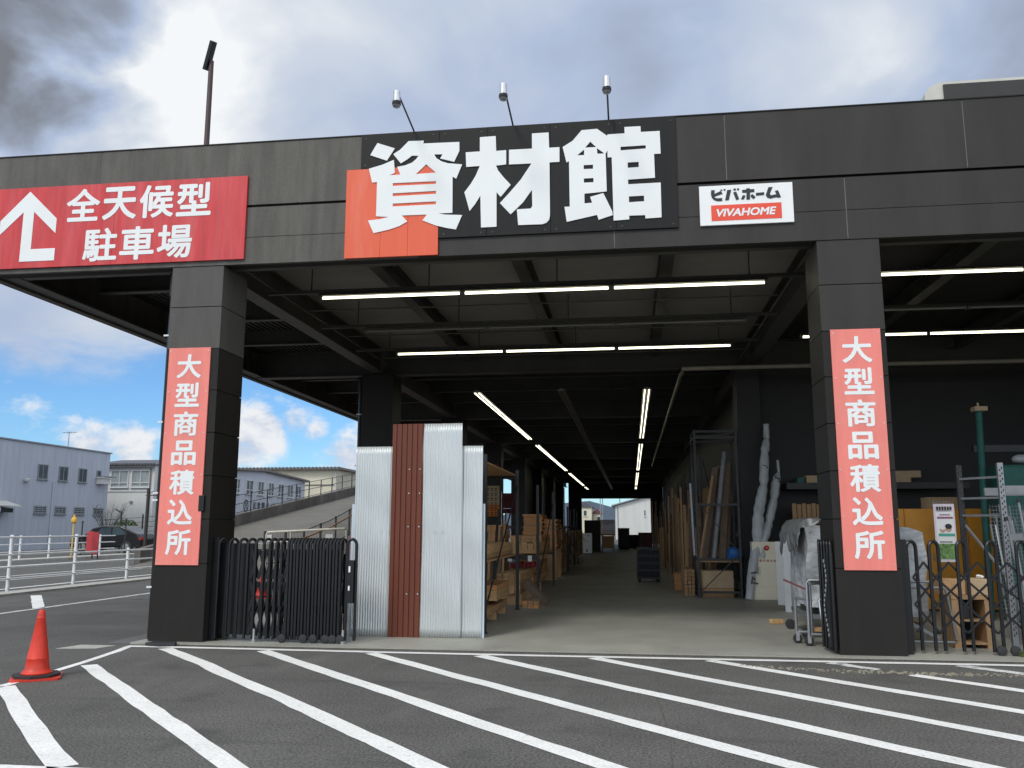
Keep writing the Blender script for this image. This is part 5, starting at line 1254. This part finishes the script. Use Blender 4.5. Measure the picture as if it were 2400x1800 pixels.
# second covered cart right of the pillar
s = thing('covered_cart', 'goods cart under a silver grey cover between the pillar and the orange lockers', 'cart', (3.8, 13.1, FZ))
cov(3.42, 4.02, 12.85, 14.3, 0.36, 1.55, 15, 0.02).build('cover', 'tarp_silver', s, smooth=True)
B().box(3.46, 3.98, 12.9, 14.2, 0.20, 0.25).build('cart_base', 'alu', s)
B().path([(3.45, 12.25, 0.10), (4.12, 12.25, 0.10), (4.15, 12.25, 0.13), (4.06, 12.25, 0.76), (4.03, 12.25, 0.79), (3.45, 12.25, 0.79)], 0.018, 10).path([(3.45, 12.30, 0.86), (3.90, 12.30, 0.86)], 0.018, 10).build('handle', 'alu', s, smooth=True)
B().bar((3.48, 12.3, 0.40), (3.95, 12.3, 0.14), 0.02, 0.04).box(3.46, 3.5, 12.9, 12.94, FZ, 0.2).box(3.94, 3.98, 12.9, 12.94, FZ, 0.2).box(3.46, 3.5, 14.1, 14.14, FZ, 0.2).build('frame', 'alu', s)
tag(B().obox((4.72, 11.62, FZ + 0.03), (0.16, 0.10, 0.06), R(10)).build('moss_clump', 'moss'), 'small green weed clump at the slab edge below the open gate', 'weeds')

# ------------------------------------------------------------------ guard rails at the left
def guard_rail(x, ys, h, zs, label, z0=0.0, ext=(1.2, 1.2)):
    s = thing('guard_rail', label, 'guard rail', (x, ys[0], z0), 'white guard rails by the drive')
    for y in ys:
        B().tube((x, y, z0), (x, y, z0 + h), 0.046, 10).lathe([(0.048, h), (0.048, h + 0.02), (0.02, h + 0.03)], (x, y, z0), 10).build('post', 'rail_white', s, smooth=True)
    for z in zs:
        B().tube((x + 0.055, ys[0] - ext[0], z0 + z), (x + 0.055, ys[-1] + ext[1], z0 + z), 0.024, 8).build('rail', 'rail_white', s, smooth=True)
guard_rail(-15.2, [9.62 + 2.55 * k for k in range(6)], 1.33, (1.30, 0.88, 0.58, 0.30), 'taller white pipe guard rail of four rails beside the drive', 0.0, (1.2, 0.0))
guard_rail(-15.2, [24.92 + 2.55 * k for k in range(5)], 0.90, (0.86, 0.58, 0.30), 'lower white pipe guard rail of three rails continuing the taller one', 0.0, (2.55, 1.2))
guard_rail(-26.8, [19.9 + 1.95 * k for k in range(12)], 1.02, (0.98, 0.66, 0.34), 'white pipe guard rail across the drive in front of the blue grey building', 0.12)

# ------------------------------------------------------------------ buildings at the left
def window(parent, X, y0, y1, z0, z1, frame, glass, bars=1, side='x', sill=True, depth=0.05, tr=None):
    """window on a wall facing +x (side 'x', X is the wall face) or facing -y (side 'y')"""
    f = B(); t = 0.06
    def bx(m, a0, a1, d0, d1, c0, c1):
        if side == 'x': m.box(X + d0, X + d1, a0, a1, c0, c1)
        else: m.box(a0, a1, X - d1, X - d0, c0, c1)
    bx(f, y0, y1, 0.0, depth, z1 - t, z1); bx(f, y0, y1, 0.0, depth, z0, z0 + t)
    bx(f, y0, y0 + t, 0.0, depth, z0 + t, z1 - t); bx(f, y1 - t, y1, 0.0, depth, z0 + t, z1 - t)
    for k in range(1, bars + 1):
        c = y0 + (y1 - y0) * k / (bars + 1); bx(f, c - 0.025, c + 0.025, 0.0, depth - 0.01, z0 + t, z1 - t)
    if tr: bx(f, y0 + t, y1 - t, 0.0, depth - 0.005, tr - 0.03, tr + 0.03)
    if sill: bx(f, y0 - 0.05, y1 + 0.05, 0.0, depth + 0.06, z0 - 0.05, z0 - 0.001)
    w = f.build('window', frame, parent)
    p = B(); bx(p, y0 + t, y1 - t, 0.002, 0.012, z0 + t, z1 - t); p.build('pane', glass, w)
    return w
K = 1.379
def kz(z): return 1.57 + K * (z - 1.57)
bl = thing('grey_building', 'blue grey sided two storey building with small dark windows', 'building', (-44, 52, 0))
B().box(-56, -40, 20, 62.2, 0, 7.12).build('wall', 'wh_blue', bl)
B().box(-56.1, -39.9, 19.9, 62.3, 7.13, 7.22).build('roof', 'frame_g', bl)
mb = B()
y = 20.3
while y < 62: mb.box(-39.998, -39.985, y, y + 0.025, 0.05, 7.05); y += 0.6
mb.build('siding_rib', 'wh_blue', bl)
for a, b in ((39.17, 39.9), (40.77, 41.48), (42.36, 43.06)):
    window(bl, -39.98, a * K, b * K, kz(3.87), kz(4.62), 'frame_g', 'glass', 1)
window(bl, -39.98, 43.94 * K, 44.32 * K, kz(4.26), kz(4.61), 'frame_g', 'glass', 0)
for a, b in ((39.14, 40.03), (40.70, 41.54), (42.26, 43.10), (43.91, 44.79)):
    w = window(bl, -39.98, a * K, b * K, kz(2.18), kz(2.58), 'frame_g', 'glass', 2)
    gr_ = B()
    for q in range(4): gr_.box(-39.90, -39.885, a * K, b * K, kz(2.18) + 0.08 + q * 0.13, kz(2.18) + 0.105 + q * 0.13)
    gr_.build('grille', 'wh_blue', w)
tag(B().box(-39.97, -39.4, 60.6, 61.5, kz(3.86), kz(4.16)).box(-39.97, -39.3, 60.5, 61.6, kz(4.16) + 0.001, kz(4.19) + 0.04).build('wall_air_conditioner', 'wh_white', bevel=0.01), 'pale air conditioner box on the wall of the blue grey building under a small ledge', 'air conditioner')
B().box(-39.98, -39.3, 61.0, 62.2, kz(4.2) + 0.06, kz(4.2) + 0.14).build('ledge', 'frame_g', bl)
mb = B().lathe([(0.02, 0), (0.17, 0.02), (0.20, 0.14), (0.04, 0.20)], (-39.75, 38.26 * K, kz(3.72)), 12)
o = mb.build('wall_lamp', 'wh_white', bl, smooth=True); B().box(-39.98, -39.74, 38.26 * K - 0.03, 38.26 * K + 0.03, kz(3.62), kz(3.70)).build('bracket', 'frame_g', o)
B().prism([(-39.98, kz(2.75)), (-38.9, kz(2.52)), (-38.9, kz(2.46)), (-39.98, kz(2.46))], 49.0, 51.3).build('awning', 'wh_white', bl)
B().box(-39.98, -39.3, 49.2, 51.1, kz(2.2), kz(2.40)).build('awning_recess', 'glass', bl)
B().tube((-39.93, 55.7, 0), (-39.93, 55.7, kz(3.8)), 0.05, 8).build('rain_pipe', 'wh_blue', bl)
s = thing('tv_antenna', 'thin television antenna on the roof of the blue grey building', 'antenna', (-45.6, 65.3, 7.2))
ax, ay = -45.5, 61.0
ax, ay = -43.5, 62.0
B().tube((ax, ay, 7.22), (ax, ay, 8.9), 0.03, 6).tube((ax - 0.6, ay, 8.8), (ax + 0.7, ay, 8.85), 0.018, 6).tube((ax + 0.35, ay - .3, 8.84), (ax + 0.35, ay + .3, 8.84), 0.014, 6).tube((ax - 0.3, ay - .3, 8.82), (ax - 0.3, ay + .3, 8.82), 0.014, 6).tube((ax, ay - .3, 8.82), (ax, ay + .3, 8.82), 0.014, 6).build('mast', 'frame_g', s)

wb = thing('white_house', 'white two storey house with two wide windows and a dark tiled roof', 'house', (-40, 68, 0))
q = 66 / 62.0
def qx(x): return x * q
def qz(z): return 1.57 + q * (z - 1.57)
B().box(qx(-41.5), qx(-36.1), 66, 76, 0, qz(6.22)).build('wall', 'wh_white', wb)
B().prism([(65.5, qz(6.22)), (71, qz(7.0)), (76.5, qz(6.22))], qx(-41.9), qx(-35.9), 'x').build('roof', 'roof_tile', wb)
mb = B(); x = qx(-41.9)
while x < qx(-35.95): mb.lathe([(0.10, 0), (0.10, 0.10), (0.04, 0.12)], (x + 0.12, 65.5, qz(6.24)), 8); x += 0.26
mb.build('roof_tiles', 'roof_tile', wb, smooth=True)
B().box(qx(-41.8), qx(-36.0), 65.6, 65.72, qz(6.06), qz(6.2)).build('gutter', 'roof_brown', wb)
window(wb, 65.995, qx(-39.66), qx(-38.20), qz(4.52), qz(5.82), 'frame_w', 'glass_pale', 1, 'y', True, 0.10, qz(4.86))
window(wb, 65.995, qx(-37.95), qx(-36.45), qz(4.52), qz(5.82), 'frame_w', 'glass_pale', 1, 'y', True, 0.10, qz(4.86))
B().box(qx(-41.5), qx(-36.1), 65.93, 65.994, qz(4.2), qz(4.3)).build('band', 'frame_w', wb)
B().tube((qx(-36.4), 65.9, 0), (qx(-36.4), 65.9, qz(6)), 0.06, 8).build('rain_pipe', 'roof_brown', wb)
tag(B().box(qx(-37.98), qx(-37.75), 65.85, 65.99, qz(3.35), qz(3.5)).build('vent_hood', 'frame_g', bevel=0.02), 'small vent hood on the plain lower wall of the white house', 'vent')

K2 = 1.3
def lz(z): return 1.57 + K2 * (z - 1.57)
lb_ = thing('long_building', 'long pale building with a row of tall windows and a dark round emblem', 'building', (-33, 73, 0))
XL = -24 * K2
B().prism([(64.0, 0), (64.0, lz(4.97)), (65.6, lz(4.98)), (70.8, lz(5.15)), (80.4, lz(4.88)), (80.4, 0)], XL - 2.4, XL, 'x').build('wall', 'wh_pale', lb_)
B().prism([(63.7, lz(4.98)), (65.6, lz(4.99)), (70.8, lz(5.16)), (80.8, lz(4.86)), (80.8, lz(4.97)), (70.8, lz(5.28)), (65.6, lz(5.08)), (63.7, lz(5.06))], XL - 2.5, XL + 0.35, 'x').build('roof', 'roof_brown', lb_)
for a, b in ((50.25, 50.95), (51.8, 52.86), (53.55, 54.51), (55.2, 56.12), (56.8, 57.81), (58.42, 59.49), (60.08, 61.01)):
    window(lb_, XL + 0.005, a * K2, b * K2, lz(3.6), lz(4.48), 'frame_w', 'glass', 1, 'x', True, 0.08, lz(3.86))
# emblem and writing on the wall
em = B(); cy, cz = 52.0 * K2, lz(2.86)
em.prism([(cy + 0.46 * math.cos(R(a)), cz + 0.52 * math.sin(R(a))) for a in range(0, 360, 15)], XL + 0.004, XL + 0.02, 'x', [[(cy + 0.32 * math.cos(R(a)), cz + 0.37 * math.sin(R(a))) for a in range(0, 360, 15)]])
em.box(XL + 0.004, XL + 0.02, cy - 0.18, cy + 0.2, cz + 0.10, cz + 0.20).box(XL + 0.004, XL + 0.02, cy - 0.2, cy + 0.18, cz - 0.05, cz + 0.04).box(XL + 0.004, XL + 0.02, cy - 0.12, cy + 0.2, cz - 0.22, cz - 0.13)
em.build('emblem', 'logo_black', lb_)
mb = B()
for k, ch in enumerate('和歌電メイト'):
    yy = 53.0 * K2 + k * 0.86; put_text(mb, ch, 0, 0, 0, 0, 0, 0.02, fn=lambda u, v, k, yy=yy: (XL + 0.012 + k * 0.0005, yy + u * 0.68, lz(2.66) + v * 0.62))
mb.build('lettering', 'logo_black', lb_, fix=False)
cb = thing('cream_building', 'flat cream building with a long tiled eave behind the long pale building', 'building', (-37, 95, 0))
B().box(-44, -31.75, 91, 100, 0, 7.7).build('wall', 'cream', cb)
B().box(-44.5, -31.15, 90.3, 100.5, 7.72, 7.95).build('roof', 'roof_brown', cb)
mb = B(); x = -44.4
while x < -31.3: mb.box(x, x + 0.18, 90.2, 90.29, 7.66, 7.99); x += 0.42
mb.build('roof_tiles', 'roof_tile', cb)
B().box(-44, -31.75, 90.93, 90.99, 6.0, 6.12).build('band', 'roof_brown', cb)
B().box(-31.95, -31.76, 90.9, 90.99, 0, 7.6).build('corner_pipe', 'wh_white', cb)

# ------------------------------------------------------------------ parking ramp
def rz(y):
    k = ((31, 0.0), (34, 0.42), (37, 1.0), (40, 1.547))
    if y >= 40: return 0.119 * (y - 27.0)
    for (a, za), (b, zb) in zip(k, k[1:]):
        if y <= b: return za + (zb - za) * max(0, y - a) / (b - a)
RY = (31, 34, 37, 40, 80)
struct(B().prism([(31.0, -0.05)] + [(y, rz(y) + 0.006) for y in RY] + [(80, -0.05)], -19.0, -12.2, 'x').build('ramp_road', 'ramp'))
tag(B().prism([(32, -0.05)] + [(max(y, 32), rz(max(y, 32)) + 0.55) for y in RY] + [(80, -0.05)], -19.25, -19.001, 'x').build('ramp_wall', 'wall_conc'), 'stained dark concrete wall along the far side of the parking ramp', 'wall')
tag(B().prism([(31.0, -0.05)] + [(y, rz(y) + 0.10) for y in RY] + [(80, -0.05)], -12.199, -12.05, 'x').build('ramp_kerb', 'maroon'), 'brown side kerb of the parking ramp on its near side', 'kerb')
s = thing('ramp_fence', 'thin dark mesh fence on the far ramp wall before the pale building', 'fence', (-19.12, 40, 0.6), 'dark fences of the ramp')
def wtop(y): return rz(y) + 0.55
y = 34
while y < 78:
    B().box(-19.15, -19.10, y - 0.03, y + 0.03, wtop(y), wtop(y) + 0.95).build('post', 'fence_dark', s); y += 2.0
mb = B()
for z in (0.93, 0.5, 0.08):
    for a, b in ((34, 37), (37, 40), (40, 78)): mb.bar((-19.125, a, wtop(a) + z), (-19.125, b, wtop(b) + z), 0.02, 0.03)
y = 34
while y < 78: mb.bar((-19.125, y, wtop(y)), (-19.125, y, wtop(y) + 0.93), 0.006, 0.006); y += 0.16
mb.build('mesh', 'fence_dark', s)
s = thing('ramp_fence', 'dark post and bar fence with an orange rail along the near side of the ramp', 'fence', (-12.1, 40, 0.4), 'dark fences of the ramp')
y = 27.8
while y < 60:
    B().box(-12.14, -12.08, y - 0.035, y + 0.035, rz(y) + 0.10, rz(y) + 1.42).build('post', 'fence_dark', s); y += 1.75
mb = B()
for z in (1.38, 0.35):
    for a, b in ((28, 31), (31, 34), (34, 37), (37, 40), (40, 60)): mb.bar((-12.11, a, rz(a) + z), (-12.11, b, rz(b) + z), 0.02, 0.03)
y = 28
while y < 60: mb.bar((-12.11, y, rz(y) + 0.35), (-12.11, y, rz(y) + 1.38), 0.008, 0.008); y += 0.14
mb.build('mesh', 'fence_dark', s)
mb = B()
for a, b in ((28, 31), (31, 34), (34, 37), (37, 40), (40, 60)): mb.bar((-12.06, a, rz(a) + 1.12), (-12.06, b, rz(b) + 1.12), 0.03, 0.05)
mb.build('rail', 'orange_rail', s)
s = thing('pipe_barrier', 'pale pipe hoop barrier standing behind the folded gate', 'barrier', (-9.2, 24, 0))
B().path([(-10.40, 24, 0.0), (-10.40, 24, 1.36), (-10.36, 24, 1.41), (-8.06, 24, 1.52), (-8.02, 24, 1.48), (-8.02, 24, 0.0)], 0.034, 10).build('hoop', 'pipe_pale', s, smooth=True)
B().tube((-10.34, 24, 1.12), (-8.05, 24, 1.22), 0.020, 8).tube((-9.68, 24, 0), (-9.68, 24, 1.43), 0.022, 8).build('rail', 'pipe_pale', s)
B().box(-10.36, -10.22, 23.94, 23.97, 1.14, 1.34).build('tag_plate', 'wh_white', s)
B().box(-8.62, -8.40, 23.94, 23.97, 1.25, 1.36).build('tag_plate', 'wh_white', s)
tag(B().prism([(24.8, 0), (24.8, 0.5), (30, 1.45), (34, 1.75), (34, 0)], -9.6, -8.2, 'x').build('dark_planter', 'maroon'), 'dark low sloping planter wall behind the pale pipe barrier', 'planter')

# ------------------------------------------------------------------ things across the drive
s = thing('yellow_post', 'slim yellow post with a round yellow head beside the far guard rail', 'post', (-26.2, 38.3, 0))
B().tube((-26.3, 38.4, 0.1), (-26.3, 38.4, 1.75), 0.045, 10).build('pole', mat('pale_yellow_post', (0.60, 0.45, 0.16), 0.5, var=0.1), s, smooth=True)
B().lathe([(0.06, 0), (0.13, 0.05), (0.14, 0.18), (0.09, 0.26), (0.05, 0.29), (0.05, 0.38), (0.02, 0.40)], (-26.3, 38.4, 1.72), 14).build('head', 'yellow', s, smooth=True)
s = thing('red_sandwich_board', 'red folding sign standing by the far guard rail near the black car', 'sign', (-25.98, 39.5, 0))
B().obox((-26.14, 39.5, 0.86), (0.30, 0.05, 0.95), R(20), R(-5)).build('sign_board', 'red_box', s)
B().obox((-25.84, 39.5, 0.76), (0.30, 0.05, 1.05), R(20), R(5)).build('sign_board', 'red_box', s)
B().bar((-26.02, 39.58, 0.0), (-25.99, 39.58, 1.36), 0.05, 0.05).bar((-25.72, 39.58, 0.0), (-25.78, 39.58, 1.36), 0.05, 0.05).bar((-25.99, 39.58, 1.3), (-25.78, 39.58, 1.3), 0.05, 0.05).build('frame', 'fence_dark', s)
# black car
def car():
    X, Y, Z = -29.0, 46.0, 0.12
    s = thing('parked_car', 'black car parked beyond the far guard rail beside the grey building', 'car', (X, Y, Z))
    prof = [(-2.1, .30), (-2.15, .55), (-2.05, .80), (-1.35, .92), (-0.75, 1.38), (-0.2, 1.50), (0.9, 1.48), (1.55, 1.18), (1.95, 1.02), (2.12, .75), (2.1, .30)]
    prof = [(x * 1.0 + X, z + Z) for x, z in prof]
    b = B().prism(prof, Y - 0.82, Y + 0.82); b.build('body', 'car_black', s, bevel=0.08)
    for sy in (-1, 1):
        yy = Y + sy * 0.823
        B().prism([(X - 0.68, Z + 0.95), (X - 0.25, Z + 1.36), (X + 0.35, Z + 1.40), (X + 0.35, Z + 0.95)], yy - 0.006, yy + 0.006).prism([(X + 0.42, Z + 0.95), (X + 0.42, Z + 1.40), (X + 0.85, Z + 1.36), (X + 1.35, Z + 1.02)], yy - 0.006, yy + 0.006).build('side_window', 'glass', s)
        for dx_ in (-1.3, 1.3):
            m = B().lathe([(0.20, -0.1), (0.31, -0.09), (0.33, -0.05), (0.33, 0.05), (0.31, 0.09), (0.20, 0.1)], (0, 0, 0), 18); m.v = [(X + dx_ + a, Y + sy * 0.76 + c, Z + 0.33 + bb) for a, bb, c in m.v]; w = m.build('wheel', 'rubber', s, smooth=True)
            m = B().lathe([(0.05, 0), (0.19, 0.005), (0.19, 0.02), (0.05, 0.03)], (0, 0, 0), 14); m.v = [(X + dx_ + a, Y + sy * (0.861 + c), Z + 0.33 + bb) for a, bb, c in m.v]; m.build('rim', 'alu', w)
        B().box(X - 2.17, X - 2.05, Y + sy * 0.72 - 0.1, Y + sy * 0.72 + 0.1, Z + 0.62, Z + 0.74).build('headlight', 'chrome', s)
        B().box(X + 2.05, X + 2.16, Y + sy * 0.72 - 0.1, Y + sy * 0.72 + 0.1, Z + 0.72, Z + 0.86).build('tail_light', 'red_lamp', s)
    B().prism([(Y - 0.70, 0.0), (Y + 0.70, 0.0), (Y + 0.6, 0.42), (Y - 0.6, 0.42)], 0, 0.01, 'x')
car()
for x, y, h, lb in ((-27.6, 41.0, 1.75, 'thin black post beside the yellow post and the black car'), (-27.2, 44.2, 1.9, 'thin black post on the far side of the red folding sign')):
    tag(B().tube((x, y, 0.1), (x, y, h), 0.035, 8).lathe([(0.035, h), (0.06, h + 0.02), (0.02, h + 0.12)], (x, y, 0), 8).build('marker_post', 'fence_dark', smooth=True), lb, 'post', 'thin black posts beyond the far rail')
tag(B().tube((-21.4, 36.35, 0.0), (-21.4, 36.35, 3.25), 0.075, 10).box(-21.5, -20.5, 36.3, 36.36, 2.92, 2.96).build('utility_pole', 'fence_dark', smooth=True), 'short dark pole with a small arm before the white house', 'pole')
tag(B().tube((-33.4, 42.0, 0.0), (-33.1, 42.0, 2.55), 0.07, 8).build('marker_post', 'wh_blue'), 'slim grey post before the wall of the grey building', 'post')
s = thing('site_fence', 'dark wire fence with a bent post in front of the white house', 'fence', (-29.5, 49, 0))
mb = B()
for x, h in ((-30.5, 2.5), (-29.1, 2.3), (-27.7, 2.3)): mb.tube((x, 49, 0), (x, 49, h), 0.05, 8)
mb.bar((-30.5, 49, 2.4), (-30.9, 49, 2.6), 0.06, 0.06)
mb.build('post', 'fence_dark', s)
mb = B()
for k in range(6): mb.tube((-32.2, 49, 0.6 + 0.26 * k), (-27.2, 49, 0.75 + 0.30 * k), 0.012, 4)
mb.build('wire', 'fence_dark', s)
def leaf_cloud(c, r, n, seed, size):
    rnd = random.Random(seed); m = B()
    for _ in range(n):
        while True:
            p = Vector((rnd.uniform(-1, 1), rnd.uniform(-1, 1), rnd.uniform(-1, 1)))
            if 0.35 < p.length < 1: break
        p = Vector((c[0] + p.x * r[0], c[1] + p.y * r[1], c[2] + p.z * r[2]))
        a = Vector((rnd.gauss(0, 1), rnd.gauss(0, 1), rnd.gauss(0, 1))).normalized(); b = a.orthogonal().normalized(); s_ = size * rnd.uniform(.6, 1.3)
        m.add([p - a * s_, p - b * s_ * .45, p + a * s_, p + b * s_ * .45], [(0, 1, 2, 3)])
    return m
s = thing('round_bush', 'round green bush in front of the white house beside the black car', 'bush', (-30.85, 50.2, 0))
leaf_cloud((-30.85, 50.2, 1.15), (0.80, 0.8, 0.85), 1500, 2, 0.09).build('foliage', 'leaf', s, fix=False)
mb = B(); random.seed(8)
for k in range(7): mb.tube((-30.85 + random.uniform(-.1, .1), 50.2, 0), (-30.85 + random.uniform(-.5, .5), 50.2 + random.uniform(-.4, .4), 1.3), 0.03, 5, 0.01)
mb.build('stem', 'twig', s)
s = thing('bare_shrub', 'bare twiggy shrub against the white house above the black car', 'shrub', (-35.2, 55, 0))
mb = B(); random.seed(18)
for k in range(16):
    a = random.uniform(-1, 1); p = Vector((-35.2 + a * 0.2, 55, 1.0)); q_ = p + Vector((a * 1.4 + random.uniform(-.3, .3), random.uniform(-.4, .4), random.uniform(1.0, 2.2)))
    mb.tube(p, q_, 0.03, 5, 0.008)
    for j in range(4):
        t = random.uniform(.4, 1); b0 = p.lerp(q_, t); mb.tube(b0, b0 + Vector((random.uniform(-.5, .5), random.uniform(-.2, .2), random.uniform(-.05, .5))), 0.012, 4, 0.005)
mb.tube((-35.2, 55, 0), (-35.2, 55, 1.05), 0.07, 6)
mb.build('branch', 'twig', s)

# ------------------------------------------------------------------ beyond the far exit
eb = thing('gabled_building', 'bright white gable wall seen through the far exit of the hall', 'building', (1, 112, 0))
B().prism([(-2.0, -0.05), (-2.0, 4.22), (-1.64, 4.33), (2.2, 5.4), (6, 4.3), (6, -0.05)], 112, 125).build('wall', 'wh_white', eb)
B().prism([(-2.5, 4.18), (2.2, 5.46), (6.5, 4.2), (6.5, 4.34), (2.2, 5.62), (-2.5, 4.32)], 111.6, 125.4).build('roof', 'frame_g', eb)
window(eb, 111.995, 1.60, 1.86, 2.9, 3.72, 'frame_w', 'glass', 0, 'y')
B().tube((-1.7, 111.9, 0), (-1.7, 111.9, 4.2), 0.05, 6).build('rain_pipe', 'frame_g', eb)
for x0, x1, yy, h, m, rf, lb in ((-6.9, -5.3, 118, 4.2, 'cream', 'roof_tile', 'small taller cream house seen in the far exit'), (-5.2, -4.2, 121, 3.4, 'cream', 'maroon', 'low cream house with a dark red roof beside the other in the far exit')):
    hs = thing('far_house', lb, 'house', ((x0 + x1) / 2, yy, 0), 'houses beyond the far exit')
    B().box(x0, x1, yy, yy + 8, 0, h).build('wall', m, hs)
    B().prism([(x0 - .2, h + 0.002), ((x0 + x1) / 2, h + 0.7), (x1 + .2, h + 0.002)], yy - 0.2, yy + 8.2).build('roof', rf, hs)
    window(hs, yy - 0.005, x0 + 0.5, x0 + 1.0, h - 1.2, h - 0.4, 'frame_w', 'glass', 0, 'y')
for x, lb in ((-4.0, 'first of two close utility poles in the far exit, by the cream houses'), (-3.7, 'second of two close utility poles in the far exit, away from the houses'), (-1.45, 'thin utility pole in the far exit beside the white gable')):
    tag(B().tube((x, 115, 0), (x, 115, 8), 0.07, 6).build('utility_pole', 'frame_g'), lb, 'utility pole', 'poles beyond the far exit')
struct(B().prism([(-60, 0), (-40, 9), (-15, 11), (-6, 8.5), (10, 9.5), (40, 7), (60, 0)], 320, 420).build('hills', 'hill'))
